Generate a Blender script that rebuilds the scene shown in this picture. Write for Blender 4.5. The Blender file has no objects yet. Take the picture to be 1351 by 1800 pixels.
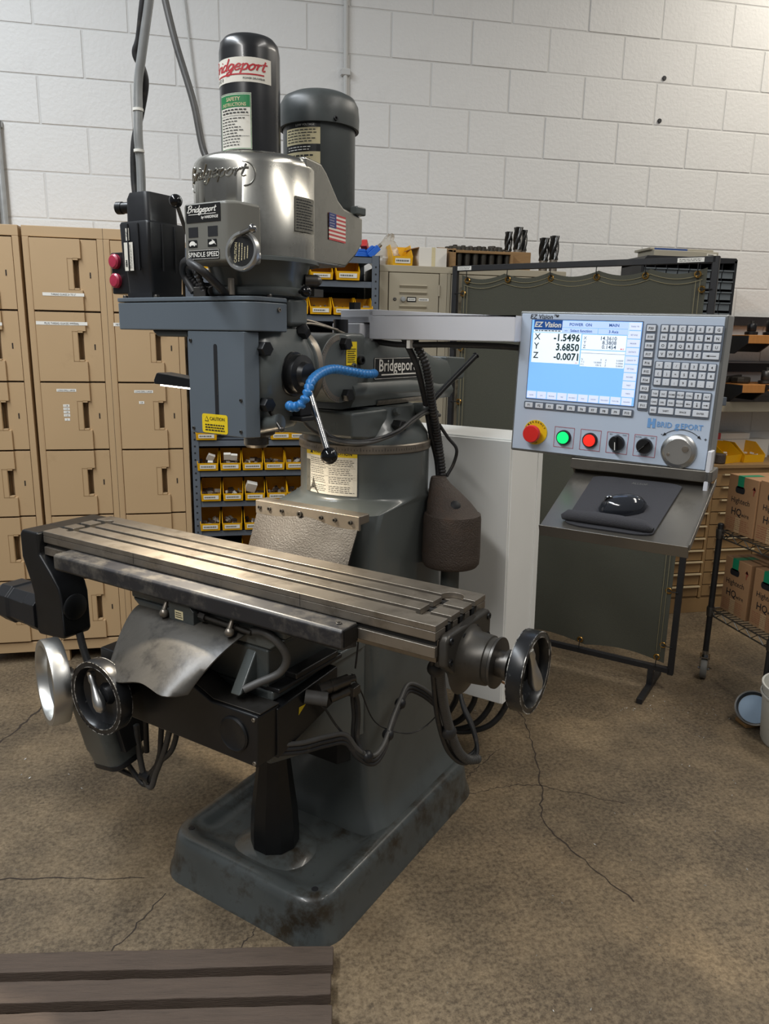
import bpy, bmesh, math, random
import numpy as np
from mathutils import Vector, Matrix
random.seed(7)
SC = bpy.context.scene
COL = SC.collection
PI = math.pi

# ------------------------------------------------------------------ camera
def make_camera():
    pitch, roll, yaw = math.radians(12.96), math.radians(1.09), math.radians(11.54)
    f = Vector((math.sin(yaw)*math.cos(pitch), math.cos(yaw)*math.cos(pitch), -math.sin(pitch)))
    rt = Vector((math.cos(yaw), -math.sin(yaw), 0)); up = rt.cross(f)
    c, s = math.cos(roll), math.sin(roll)
    R = rt*c + up*s; U = -rt*s + up*c
    cam = bpy.data.cameras.new('camera'); ob = bpy.data.objects.new('camera', cam); COL.objects.link(ob)
    cam.sensor_fit = 'HORIZONTAL'; cam.sensor_width = 36; cam.lens = 1317.4/1351*36
    cam.clip_start = 0.05; cam.clip_end = 100
    m = Matrix((R, U, -f)).transposed().to_4x4(); m.translation = Vector((0, 0, 1.5))
    ob.matrix_world = m
    SC.camera = ob
make_camera()

# ------------------------------------------------------------------ world, lights, exposure
w = bpy.data.worlds.new('world'); SC.world = w; w.use_nodes = True
w.node_tree.nodes['Background'].inputs[0].default_value = (0.92, 0.95, 1.0, 1)
w.node_tree.nodes['Background'].inputs[1].default_value = 0.15
def area(name, loc, sx, sy, power, color, rot=(0, 0, 0), spread=PI):
    l = bpy.data.lights.new(name, 'AREA'); l.shape = 'RECTANGLE'; l.size = sx; l.size_y = sy
    l.energy = power; l.color = color; l.spread = spread
    o = bpy.data.objects.new(name, l); COL.objects.link(o); o.location = loc; o.rotation_euler = rot
    return o
area('ceiling_tube_light', (-1.5, 1.7, 3.9), 0.4, 2.4, 92, (0.88, 0.94, 1.0))
area('ceiling_tube_light', (1.9, 0.2, 3.9), 0.4, 2.4, 46, (1.0, 0.96, 0.90))
area('ceiling_tube_light', (3.2, 2.5, 3.9), 0.4, 2.4, 54, (1.0, 0.93, 0.82))
area('ceiling_tube_light', (-1.7, -0.8, 3.9), 0.4, 2.4, 90, (1.0, 0.98, 0.95))
vs = SC.view_settings
vs.view_transform = 'Standard'; vs.look = 'None'; vs.exposure = 0.14; vs.gamma = 1.0; vs.use_curve_mapping = False

# ------------------------------------------------------------------ materials
MATS = {}
def lin(h):
    if isinstance(h, str):
        h = h.lstrip('#'); c = [int(h[i:i+2], 16)/255 for i in (0, 2, 4)]
        return tuple(x/12.92 if x <= .04045 else ((x+.055)/1.055)**2.4 for x in c)
    return h
def mat(name, col, rough=.5, metal=0., var=.12, scale=14., bump=0., bscale=60., dirt=None, damt=.35, dscale=7., dth=.55, spec=.5, emit=0., rvar=.12, coat=0., transmission=0., stretch=None, alpha=1.):
    m = bpy.data.materials.new(name); m.use_nodes = True
    nt = m.node_tree; N = nt.nodes; L = nt.links
    b = N['Principled BSDF']; c = lin(col)
    b.inputs['Metallic'].default_value = metal
    b.inputs['Roughness'].default_value = rough
    b.inputs['Specular IOR Level'].default_value = spec
    b.inputs['Coat Weight'].default_value = coat
    b.inputs['Transmission Weight'].default_value = transmission
    b.inputs['Alpha'].default_value = alpha
    b.inputs['Base Color'].default_value = (*c, 1)
    if emit:
        b.inputs['Emission Color'].default_value = (*c, 1); b.inputs['Emission Strength'].default_value = emit
    if var or dirt or bump:
        tc = N.new('ShaderNodeTexCoord'); src = tc.outputs['Object']
        if stretch:
            mp = N.new('ShaderNodeMapping'); mp.inputs['Scale'].default_value = stretch; L.new(src, mp.inputs['Vector']); src = mp.outputs['Vector']
        n1 = N.new('ShaderNodeTexNoise'); n1.inputs['Scale'].default_value = scale; n1.inputs['Detail'].default_value = 6; L.new(src, n1.inputs['Vector'])
        mx = N.new('ShaderNodeMix'); mx.data_type = 'RGBA'
        mx.inputs[6].default_value = (*[x*(1-var) for x in c], 1); mx.inputs[7].default_value = (*[min(1, x*(1+var)) for x in c], 1)
        L.new(n1.outputs['Fac'], mx.inputs[0]); out = mx.outputs[2]
        if dirt:
            n2 = N.new('ShaderNodeTexNoise'); n2.inputs['Scale'].default_value = dscale; n2.inputs['Detail'].default_value = 9; n2.inputs['Roughness'].default_value = .7; L.new(src, n2.inputs['Vector'])
            rp = N.new('ShaderNodeValToRGB'); rp.color_ramp.elements[0].position = dth; rp.color_ramp.elements[1].position = min(1, dth+.16); L.new(n2.outputs['Fac'], rp.inputs['Fac'])
            ml = N.new('ShaderNodeMath'); ml.operation = 'MULTIPLY'; ml.inputs[1].default_value = damt; L.new(rp.outputs['Color'], ml.inputs[0])
            m2 = N.new('ShaderNodeMix'); m2.data_type = 'RGBA'; L.new(out, m2.inputs[6]); m2.inputs[7].default_value = (*lin(dirt), 1); L.new(ml.outputs[0], m2.inputs[0]); out = m2.outputs[2]
        L.new(out, b.inputs['Base Color'])
        if rvar:
            mr = N.new('ShaderNodeMapRange'); mr.inputs['To Min'].default_value = max(.02, rough-rvar); mr.inputs['To Max'].default_value = min(1, rough+rvar); L.new(n1.outputs['Fac'], mr.inputs['Value']); L.new(mr.outputs['Result'], b.inputs['Roughness'])
        if bump:
            n3 = N.new('ShaderNodeTexNoise'); n3.inputs['Scale'].default_value = bscale; n3.inputs['Detail'].default_value = 4; L.new(src, n3.inputs['Vector'])
            bp = N.new('ShaderNodeBump'); bp.inputs['Strength'].default_value = bump; bp.inputs['Distance'].default_value = .004; L.new(n3.outputs['Fac'], bp.inputs['Height']); L.new(bp.outputs['Normal'], b.inputs['Normal'])
    MATS[name] = m
    return m

mat('mgrey', '#525756', .32, var=.10, scale=9, dirt='#2b2a26', damt=.30, dscale=6, dth=.56, coat=.2)
mat('mgrey_base', '#4c5151', .32, var=.25, scale=9, dirt='#2a2318', damt=.95, dscale=9, dth=.485, coat=.2)
mat('panel_grey', '#6e6d66', .45, var=.05)
mat('screen_black', '#000000', .3, var=0)
mat('mgrey_flat', '#5a636b', .42, var=.05, scale=6, dirt='#3a3d3d', damt=.25, dscale=8, dth=.6)
mat('mgrey_dark', '#404443', .4, var=.15, dirt='#1c1a17', damt=.5)
mat('alu', '#b3b1a9', .27, 1., var=.12, scale=5, rvar=.1, dirt='#5c5a52', damt=.35, dscale=5, dth=.55)
mat('alu_bright', '#c2c2bf', .34, 1., var=.08, scale=9, rvar=.08)
mat('steel', '#8e867b', .38, .75, var=.18, scale=18, rvar=.12, dirt='#4a3f30', damt=.45, dscale=16, dth=.52)
mat('steel_dark', '#5b5854', .38, .85, var=.2, scale=14, dirt='#2a231a', damt=.5, dscale=10)
mat('steel_end', '#47443f', .40, .6, var=.2, scale=14, dirt='#2a231a', damt=.5, dscale=12)
mat('chrome', '#9d9d9d', .18, 1., var=.05, rvar=.04)
mat('black', '#101113', .38, var=.25, scale=20, dirt='#35312d', damt=.25, dscale=12, dth=.56)
mat('scale_black', '#242427', .45, var=.2, scale=14, dirt='#69645b', damt=.55, dscale=10, dth=.47)
mat('black_gloss', '#0d0d0f', .12, var=.1, rvar=.05)
mat('black_cyl', '#1e1f21', .30, var=.2, scale=12, rvar=.1, coat=.2)
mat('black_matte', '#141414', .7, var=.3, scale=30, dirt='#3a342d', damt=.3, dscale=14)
mat('black_worn', '#191a1c', .3, var=.2, scale=18, dirt='#8f8c86', damt=.8, dscale=60, dth=.63)
mat('worn_edge', '#1b1c1e', .3, .3, var=.2, dirt='#d2cfc8', damt=1., dscale=55, dth=.47)
mat('rubber', '#26262a', .55, var=.25, scale=15, dirt='#5d564c', damt=.5, dscale=9, bump=.2, bscale=160)
mat('rubber_sheet', '#45423d', .36, var=.3, scale=8, dirt='#1e1c1a', damt=.8, dscale=14, dth=.50, bump=.12, bscale=60)
mat('rubber_worn', '#302b26', .6, var=.2, scale=30, dirt='#2c2620', damt=.55, dscale=7, dth=.52, bump=.5, bscale=220)
mat('hose', '#2a2a2b', .5, var=.3, scale=40, dirt='#6a5f50', damt=.35, dscale=30)
mat('hose_grey', '#4d4c4a', .5, var=.25, scale=30, dirt='#24211d', damt=.4, dscale=20)
mat('blue_hose', '#2f76b8', .35, var=.15, scale=40)
mat('cast_rust', '#4a4039', .62, .1, var=.3, scale=30, dirt='#8a5a30', damt=.25, dscale=5, dth=.56, bump=.9, bscale=240)
mat('white_cab', '#e6e7e4', .42, var=.03, scale=5, dirt='#5b5144', damt=.55, dscale=30, dth=.68)
mat('arm_grey', '#d0d1d6', .45, var=.04, scale=6, dirt='#6d675d', damt=.4, dscale=24, dth=.69)
mat('console_blue', '#bcc9da', .42, var=.03, scale=6)
mat('console_edge', '#8d8f8e', .35, .6, var=.1, scale=10)
mat('sheet_metal', '#77736c', .34, .75, var=.15, scale=7, dirt='#332e27', damt=.5, dscale=6)
mat('key', '#d6dbe2', .5, var=.02)
mat('keyframe', '#5f6875', .5, var=.04)
mat('print_dark', '#15161a', .6, var=0)
mat('print_grey', '#6a6a66', .6, var=0)
mat('print_white', '#e9e7df', .5, var=.03)
mat('print_red', '#b3242c', .5, var=0)
mat('print_green', '#1d7a45', .5, var=0)
mat('print_blue', '#6f9fd4', .5, var=0)
mat('print_navy', '#28457d', .5, var=0)
mat('label_white', '#ddd9cd', .5, var=.05, dirt='#8d8472', damt=.3, dscale=40)
mat('label_cream', '#cbbf98', .5, var=.08, dirt='#6b6450', damt=.4, dscale=50)
mat('label_yellow', '#e6c81e', .5, var=.05, dirt='#7b6a1c', damt=.3, dscale=50)
mat('label_black', '#1b1b1b', .35, var=.1)
mat('flag_red', '#c04a4a', .5, var=.05); mat('flag_white', '#e6dfd2', .5, var=.03); mat('flag_blue', '#34407c', .5, var=.05)
mat('plate_metal', '#8b887d', .4, .6, var=.2, scale=60, dirt='#35342f', damt=.6, dscale=60, dth=.5)
mat('red_plastic', '#d62a24', .3, var=.05); mat('yellow_plastic', '#e8c01a', .4, var=.05)
mat('red_button', '#ff3528', .25, var=0, emit=.35); mat('green_button', '#12e070', .25, var=0, emit=.9)
mat('crimson', '#a83048', .3, var=.1)
mat('locker', '#b99c76', .48, var=.03, scale=4, dirt='#8c7350', damt=.25, dscale=9, dth=.6)
mat('locker_dark', '#2a221a', .7, var=.1)
mat('locker2', '#a39a86', .48, var=.03, scale=4, dirt='#6f6654', damt=.25, dscale=12, dth=.62)
mat('shelf_grey', '#596069', .5, var=.1, scale=10, dirt='#34373b', damt=.4, dscale=12)
mat('bin_yellow', '#e4ab0e', .42, var=.06, scale=14, dirt='#8a6410', damt=.3, dscale=14)
mat('wood', '#8a6a42', .65, var=.25, scale=18, stretch=(1, 1, 8), dirt='#3d2d1c', damt=.4)
mat('wood_orange', '#b0763a', .6, var=.25, scale=14, stretch=(8, 1, 1), dirt='#4a2f1a', damt=.5)
mat('slat_wood', '#584b41', .8, var=.28, scale=9, stretch=(1.2, 14, 14), dirt='#3b322b', damt=.6, dscale=7, bump=.5, bscale=40)
mat('cardboard', '#9a7450', .75, var=.08, scale=10, dirt='#6a4c30', damt=.25)
mat('carton_white', '#d8d4cb', .7, var=.04)
mat('tape_green', '#13805a', .4, var=.05)
mat('carbide', '#4a4947', .25, .9, var=.25, scale=40)
mat('holder_steel', '#4b4740', .4, .7, var=.3, scale=30, dirt='#2a2117', damt=.5)
mat('plastic_bag', '#c9c2b4', .25, var=.1, scale=20, alpha=.55)
mat('clamp_blue', '#1f63c6', .4, var=.08); mat('clamp_red', '#c0302e', .4, var=.08)
mat('canvas', '#4a4a3f', .82, var=.10, scale=9, bump=.35, bscale=420)
mat('thread', '#8d8465', .8, var=0)
mat('brass', '#b58d4c', .3, 1., var=.1)
mat('frame_black', '#1d1d1f', .5, var=.15, dirt='#4a4640', damt=.25)
mat('case_grey', '#9d9787', .5, var=.05)
mat('galv', '#a9abaa', .35, .5, var=.12, scale=30)
mat('conduit_white', '#bdbdba', .5, var=.05)
mat('black_plastic', '#1b1c1f', .45, var=.1)
mat('clear_drawer', '#6d7478', .2, var=.1, alpha=.75)
mat('pad_cloth', '#3a3a3e', .95, var=.12, scale=60, bump=.4, bscale=500)
mat('mouse_gloss', '#25272c', .1, var=.05, rvar=.03, coat=.5)
mat('drawer_tan', '#94764f', .5, var=.06, dirt='#6d5536', damt=.3)
mat('drawer_edge', '#d9c6a0', .45, var=.04)
mat('wire', '#6b6863', .35, .9, var=.2)
mat('wheel_grey', '#6f6d68', .6, var=.1)
mat('bucket', '#c9c8c0', .5, var=.04, dirt='#7d7768', damt=.4, dscale=14)
mat('lamp_glow', '#fff6e6', .5, var=0, emit=14)
mat('bits', '#a9a49c', .5, .3, var=.3, scale=60)
mat('bits_dark', '#4b3f38', .5, .3, var=.4, scale=80)
mat('screen_blue', '#78b0f2', .5, var=0, emit=.62)
mat('screen_lav', '#aec6f2', .5, var=0, emit=.55)
mat('screen_white', '#dfeaf6', .5, var=0, emit=.55)
mat('screen_grid', '#cfd9f2', .5, var=0, emit=.5)
mat('screen_navy', '#12407e', .4, var=0, emit=.5)
mat('screen_ink', '#0b3230', .5, var=0, emit=.05)
mat('screen_ink2', '#3f566e', .5, var=0, emit=.1)
mat('screen_red', '#c04848', .5, var=0, emit=.5)

# ------------------------------------------------------------------ mesh builder
ORI = {}
def V3(*a): return Vector(a)
class MB:
    def __init__(s): s.v = []; s.f = []; s.m = []; s.mi = 0; s.T = None
    def add(s, verts, faces):
        o = len(s.v)
        if s.T is not None: verts = [s.T @ Vector(p) for p in verts]
        s.v += [tuple(p) for p in verts]
        s.f += [tuple(i+o for i in f) for f in faces]; s.m += [s.mi]*len(faces); return s
    def box(s, x0, x1, y0, y1, z0, z1):
        return s.add([(x0,y0,z0),(x1,y0,z0),(x1,y1,z0),(x0,y1,z0),(x0,y0,z1),(x1,y0,z1),(x1,y1,z1),(x0,y1,z1)],
                     [(0,3,2,1),(4,5,6,7),(0,1,5,4),(1,2,6,5),(2,3,7,6),(3,0,4,7)])
    def prism(s, pts, axis, a, b):
        n = len(pts)
        def mk(p, h): return (p[0],p[1],h) if axis == 'z' else ((h,p[0],p[1]) if axis == 'x' else (p[0],h,p[1]))
        return s.add([mk(p,a) for p in pts]+[mk(p,b) for p in pts],
                     [tuple(range(n-1,-1,-1)), tuple(range(n,2*n))]+[(i,(i+1)%n,n+(i+1)%n,n+i) for i in range(n)])
    def loft(s, rings, cap0=True, cap1=True, closed=True):
        n = len(rings[0]); vs = [p for r in rings for p in r]; fs = []
        for k in range(len(rings)-1):
            for i in range(n if closed else n-1):
                j = (i+1) % n; fs.append((k*n+i, k*n+j, (k+1)*n+j, (k+1)*n+i))
        if cap0: fs.append(tuple(range(n-1,-1,-1)))
        if cap1: fs.append(tuple(range((len(rings)-1)*n, len(rings)*n)))
        return s.add(vs, fs)
    def lathe(s, prof, o, axis, seg=32, cap0=True, cap1=True):
        o = Vector(o); ax = Vector(axis).normalized(); q = ax.to_track_quat('Z', 'Y')
        ex = q @ Vector((1,0,0)); ey = q @ Vector((0,1,0))
        rings = [[o+ax*h+(ex*math.cos(2*PI*i/seg)+ey*math.sin(2*PI*i/seg))*max(r,1e-5) for i in range(seg)] for r, h in prof]
        return s.loft(rings, cap0, cap1)
    def cyl(s, p0, p1, r, seg=20, r1=None):
        p0 = Vector(p0); p1 = Vector(p1); d = p1-p0
        return s.lathe([(r,0),(r if r1 is None else r1,d.length)], p0, d, seg)
    def tube(s, path, r, seg=10, caps=True):
        P = [Vector(p) for p in path]; n = len(P); rings = []
        t0 = (P[1]-P[0]).normalized(); u = t0.orthogonal().normalized()
        for i in range(n):
            t = ((P[min(i+1,n-1)]-P[max(i-1,0)])).normalized()
            u = (u - t*u.dot(t)).normalized(); w_ = t.cross(u)
            rr = r[i] if isinstance(r, (list, tuple)) else r
            rings.append([P[i]+(u*math.cos(2*PI*k/seg)+w_*math.sin(2*PI*k/seg))*rr for k in range(seg)])
        return s.loft(rings, caps, caps)
    def sphere(s, c, r, seg=20, rings=12, sc=(1,1,1)):
        c = Vector(c); R = []
        for k in range(rings+1):
            a = PI*k/rings; R.append([c+Vector((sc[0]*r*math.sin(a)*math.cos(2*PI*i/seg), sc[1]*r*math.sin(a)*math.sin(2*PI*i/seg), -sc[2]*r*math.cos(a))) for i in range(seg)])
        R[0] = [p+Vector((math.cos(2*PI*i/seg),math.sin(2*PI*i/seg),0))*1e-5 for i, p in enumerate(R[0])]
        return s.loft(R)
    def patch(s, fm, x0, x1, y0, y1, nu=1, nv=1):
        vs = [fm(x0+(x1-x0)*i/nu, y0+(y1-y0)*j/nv) for j in range(nv+1) for i in range(nu+1)]
        return s.add(vs, [(j*(nu+1)+i, j*(nu+1)+i+1, (j+1)*(nu+1)+i+1, (j+1)*(nu+1)+i) for j in range(nv) for i in range(nu)])
    def frame(s, fm, x0, x1, y0, y1, t, nu=1):
        s.patch(fm,x0,x1,y0,y0+t,nu); s.patch(fm,x0,x1,y1-t,y1,nu); s.patch(fm,x0,x0+t,y0,y1); s.patch(fm,x1-t,x1,y0,y1); return s
    def text(s, body, fm, x, y, size, shear=0., bold=0., align='CENTER', sx=1.):
        vv, ff = text_geo(body, shear, bold)
        w_ = max(p[0] for p in vv); x_ = x - (w_*size*sx/2 if align == 'CENTER' else (w_*size*sx if align == 'RIGHT' else 0))
        return s.add([fm(x_+p[0]*size*sx, y+p[1]*size) for p in vv], ff)
    def scribble(s, fm, x0, x1, y0, y1, n, t=.35, rag=.25, gap=.0):
        h = (y1-y0)/n
        for i in range(n):
            yy = y1-(i+.5)*h; xx = x0
            xe = x1-(x1-x0)*random.random()*rag
            while xx < xe:
                l = (x1-x0)*random.uniform(.06,.16); e = min(xx+l, xe)
                s.patch(fm, xx, e, yy-h*t/2, yy+h*t/2); xx = e+(x1-x0)*.03
        return s
    def build(s, name, mats, parent=None, bevel=0., seg=2, smooth=True, angle=38, label=None, recalc=True):
        if isinstance(mats, str): mats = [mats]
        off = ORI.get(parent, Vector((0,0,0))) if parent is not None else Vector((0,0,0))
        me = bpy.data.meshes.new(name)
        me.from_pydata([tuple(Vector(p)-off) for p in s.v], [], s.f)
        for k in mats: me.materials.append(MATS[k])
        if len(mats) > 1: me.polygons.foreach_set('material_index', s.m)
        if recalc:
            bm = bmesh.new(); bm.from_mesh(me); bmesh.ops.recalc_face_normals(bm, faces=bm.faces); bm.to_mesh(me); bm.free()
        if smooth:
            me.polygons.foreach_set('use_smooth', [True]*len(me.polygons)); me.set_sharp_from_angle(angle=math.radians(angle))
        ob = bpy.data.objects.new(name, me); COL.objects.link(ob)
        if parent is not None: ob.parent = parent; ORI[ob] = off
        if bevel:
            md = ob.modifiers.new('bevel', 'BEVEL'); md.width = bevel; md.segments = seg; md.limit_method = 'ANGLE'; md.angle_limit = math.radians(40); md.harden_normals = True; md.use_clamp_overlap = True
        if label: ob['label'] = label
        return ob
_TG = {}
def text_geo(body, shear, bold):
    k = (body, shear, bold)
    if k in _TG: return _TG[k]
    cu = bpy.data.curves.new('t', 'FONT'); cu.body = body; cu.shear = shear; cu.offset = bold; cu.resolution_u = 2
    ob = bpy.data.objects.new('t', cu); COL.objects.link(ob)
    dg = bpy.context.evaluated_depsgraph_get(); me = bpy.data.meshes.new_from_object(ob.evaluated_get(dg))
    vv = [tuple(p.co) for p in me.vertices]; ff = [tuple(p.vertices) for p in me.polygons]
    bpy.data.objects.remove(ob); bpy.data.meshes.remove(me); bpy.data.curves.remove(cu)
    x0 = min(p[0] for p in vv); vv = [(p[0]-x0, p[1]) for p in vv]
    _TG[k] = (vv, ff); return _TG[k]
_SG = {'B':(1.3,[[(.2,0),(.2,.9),(.2,1.85)],[(-.15,1.5),(.1,1.9),(.6,1.95),(.95,1.6),(.75,1.15),(.3,1.02)],[(.3,1.02),(.9,.95),(1.1,.5),(.8,.05),(.3,-.02),(-.1,.15)]]),
'r':(.68,[[(0,.75),(.2,.95),(.22,.5),(.22,0)],[(.22,.55),(.4,.92),(.65,.9)]]), 'i':(.5,[[(0,.7),(.2,.95),(.2,.25),(.35,.02),(.5,.15)],[(.2,1.35),(.21,1.43),(.22,1.5)]]),
'd':(1.02,[[(.75,.8),(.4,.98),(.1,.6),(.15,.12),(.45,0),(.75,.3)],[(.78,1.9),(.78,1.1),(.78,.25),(.9,.02),(1.02,.12)]]),
'g':(1.0,[[(.75,.8),(.4,.98),(.1,.6),(.15,.15),(.45,.05),(.75,.35)],[(.78,.95),(.78,-.3),(.55,-.8),(.15,-.75),(.1,-.45),(.5,-.2),(1.0,.1)]]),
'e':(.85,[[(.12,.45),(.6,.55),(.65,.85),(.38,.98),(.1,.6),(.15,.15),(.45,0),(.85,.25)]]),
'p':(.92,[[(0,.75),(.2,.95),(.2,.3),(.2,-.75)],[(.2,.65),(.5,.98),(.8,.7),(.75,.2),(.45,0),(.22,.2)]]),
'o':(.92,[[(.4,.98),(.1,.6),(.2,.1),(.5,0),(.75,.4),(.65,.85),(.4,.98),(.75,.85),(.95,.9)]]),
't':(.7,[[(.25,1.6),(.25,.9),(.25,.25),(.42,0.),(.65,.15)],[(-.05,1.05),(.3,1.07),(.65,1.1)]])}
def script_strokes(word, xc, y, xh, sx=1., shear=.32):
    tot = sum(_SG[c][0] for c in word); x0 = xc-tot*xh*sx/2; out = []
    for c in word:
        adv, st = _SG[c]
        for s in st: out.append([(x0+(p.x+p.y*shear)*xh*sx, y+p.y*xh) for p in bez([(a, b_, 0) for a, b_ in s], 6)])
        x0 += adv*xh*sx
    return out
def script(mb, word, fm, xc, y, xh, w, sx=1.):
    for s in script_strokes(word, xc, y, xh, sx):
        n = len(s); L_, R_ = [], []
        for i, p in enumerate(s):
            a = s[max(i-1,0)]; c = s[min(i+1,n-1)]; dx, dy = c[0]-a[0], c[1]-a[1]; l = math.hypot(dx,dy) or 1
            ww = w*(.62+.38*abs(dy)/l); L_.append(fm(p[0]-dy/l*ww/2,p[1]+dx/l*ww/2)); R_.append(fm(p[0]+dy/l*ww/2,p[1]-dx/l*ww/2))
        mb.add(L_+R_, [(i,i+1,n+i+1,n+i) for i in range(n-1)])
def plane(o, ux, uy, off=0.):
    o = Vector(o); ux = Vector(ux).normalized(); uy = Vector(uy).normalized(); n = ux.cross(uy)
    return lambda x, y, d=0.: o+ux*x+uy*y+n*(off+d)
def wrapc(c, r, amid, zmid, off=0.):
    return lambda x, y, d=0.: Vector((c[0]+(r+off+d)*math.sin(amid+x/r), c[1]-(r+off+d)*math.cos(amid+x/r), zmid+y))
def lift(fm, d): return lambda x, y: fm(x, y, d)
def rrect(x0, x1, y0, y1, r, z, n=6):
    r = min(r, (x1-x0)/2-1e-4, (y1-y0)/2-1e-4); P = []
    for cx, cy, a in ((x1-r,y1-r,0),(x0+r,y1-r,PI/2),(x0+r,y0+r,PI),(x1-r,y0+r,1.5*PI)):
        for k in range(n+1): P.append((cx+r*math.cos(a+PI/2*k/n), cy+r*math.sin(a+PI/2*k/n), z))
    return P
def bez(pts, n=10):
    P = [Vector(p) for p in pts]; out = []
    Q = [P[0]*2-P[1]]+P+[P[-1]*2-P[-2]]
    for i in range(1, len(Q)-2):
        a, b, c, d = Q[i-1:i+3]
        for k in range(n):
            t = k/n; out.append(.5*((2*b)+(c-a)*t+(2*a-5*b+4*c-d)*t*t+(3*b-a-3*c+d)*t**3))
    return out+[P[-1]]
def corr(path, r, pitch=.012, depth=.8):
    P = [Vector(p) for p in path]; out = []; rr = []; L = 0.; acc = 0.
    st = pitch/4; k = 0; out.append(P[0]); rr.append(r)
    for i in range(1, len(P)):
        d = P[i]-P[i-1]; l = d.length
        while acc+st <= l+1e-9:
            acc += st; out.append(P[i-1]+d*(acc/l)); k += 1; rr.append(r if k % 4 < 2 else r*depth)
        acc -= l
    return out, rr
def empty(name, loc, label=None, cat=None, rot=0., group=None):
    o = bpy.data.objects.new(name, None); COL.objects.link(o); o.empty_display_size = .1
    o.location = loc; o.rotation_euler = (0, 0, rot)
    if label: o['label'] = label; o['category'] = cat
    if group: o['group'] = group
    return o
def tag(o, label, cat, group=None):
    o['label'] = label; o['category'] = cat
    if group: o['group'] = group
    return o
def dup(o, parent=None, loc=None):
    c = o.copy(); COL.objects.link(c)
    if parent is not None: c.parent = parent
    if loc is not None: c.location = loc
    return c
def at(ob, loc, rot=0.):     # place a top-level mesh built around its own origin
    ob.location = loc; ob.rotation_euler = (0, 0, rot); return ob
MA = math.radians(-43.53)
MO = Vector((-0.03447, 1.75685, 0))          # milling machine: origin on floor, front centre of its base
def mroot(name, org, label, cat):            # a thing described in the machine's own axes (x right, y back)
    R = Matrix.Rotation(MA, 3, 'Z')
    e = empty(name, MO + R @ Vector(org), label, cat, MA); ORI[e] = Vector(org); return e
def wroot(name, org, label, cat, group=None):
    e = empty(name, org, label, cat, 0., group); ORI[e] = Vector(org); return e
# ================================================================== the setting
def floor_material():
    m = bpy.data.materials.new('concrete_floor'); m.use_nodes = True; nt = m.node_tree; N = nt.nodes; L = nt.links; b = N['Principled BSDF']
    tc = N.new('ShaderNodeTexCoord')
    def noise(s, d=8, r=.6):
        n = N.new('ShaderNodeTexNoise'); n.inputs['Scale'].default_value = s; n.inputs['Detail'].default_value = d; n.inputs['Roughness'].default_value = r; L.new(tc.outputs['Object'], n.inputs['Vector']); return n
    def ramp(src, a, c, ca, cb):
        r = N.new('ShaderNodeValToRGB'); r.color_ramp.elements[0].position = a; r.color_ramp.elements[1].position = c
        r.color_ramp.elements[0].color = (*lin(ca), 1); r.color_ramp.elements[1].color = (*lin(cb), 1); L.new(src, r.inputs['Fac']); return r
    def mix(fac, a, c, mode='MIX'):
        x = N.new('ShaderNodeMix'); x.data_type = 'RGBA'; x.blend_type = mode
        if isinstance(fac, float): x.inputs[0].default_value = fac
        else: L.new(fac, x.inputs[0])
        L.new(a, x.inputs[6])
        if isinstance(c, tuple): x.inputs[7].default_value = c
        else: L.new(c, x.inputs[7])
        return x.outputs[2]
    big = ramp(noise(.9, 5).outputs['Fac'], .38, .62, '#5f5240', '#958265')
    mid = ramp(noise(5, 12, .75).outputs['Fac'], .38, .64, '#473c30', '#a39176')
    c = mix(.5, big.outputs['Color'], mid.outputs['Color'])
    rust = ramp(noise(1.7, 6).outputs['Fac'], .50, .66, '#000000', '#5a5a5a')
    c = mix(rust.outputs['Color'], c, (*lin('#86633a'), 1))
    st = ramp(noise(2.3, 8, .62).outputs['Fac'], .45, .64, '#000000', '#d8d8d8')
    c = mix(st.outputs['Color'], c, (*lin('#43392f'), 1))
    fine = ramp(noise(75, 8, .8).outputs['Fac'], .40, .60, '#2b231a', '#c9b99c')
    c = mix(.33, c, fine.outputs['Color'])
    pit = ramp(noise(38, 5, .6).outputs['Fac'], .62, .68, '#000000', '#b0b0b0')
    c = mix(pit.outputs['Color'], c, (*lin('#2d2620'), 1))
    sm = ramp(noise(.62, 5, .6).outputs['Fac'], .36, .62, '#84766a', '#f6ead6')
    c = mix(.32, c, sm.outputs['Color'], 'MULTIPLY')
    sm2 = ramp(noise(2.9, 10, .7).outputs['Fac'], .40, .60, '#8c8074', '#fff6e8')
    c = mix(.36, c, sm2.outputs['Color'], 'MULTIPLY')
    L.new(c, b.inputs['Base Color'])
    rr = N.new('ShaderNodeMapRange'); rr.inputs['To Min'].default_value = .42; rr.inputs['To Max'].default_value = .8; L.new(noise(4).outputs['Fac'], rr.inputs['Value']); L.new(rr.outputs['Result'], b.inputs['Roughness'])
    bp = N.new('ShaderNodeBump'); bp.inputs['Strength'].default_value = .25; bp.inputs['Distance'].default_value = .003; L.new(noise(70, 6, .7).outputs['Fac'], bp.inputs['Height']); L.new(bp.outputs['Normal'], b.inputs['Normal'])
    MATS['floor'] = m
floor_material()
mat('crack', '#3a3129', .9, var=.3, scale=40)
mat('block_paint', '#d8d7d4', .62, var=.03, scale=6, bump=.55, bscale=55, dirt='#c2c0bd', damt=.3, dscale=4)
mat('mortar_paint', '#cbcac7', .7, var=.03, scale=20)
mat('ceiling_paint', '#8a8782', .8, var=.05)

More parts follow.
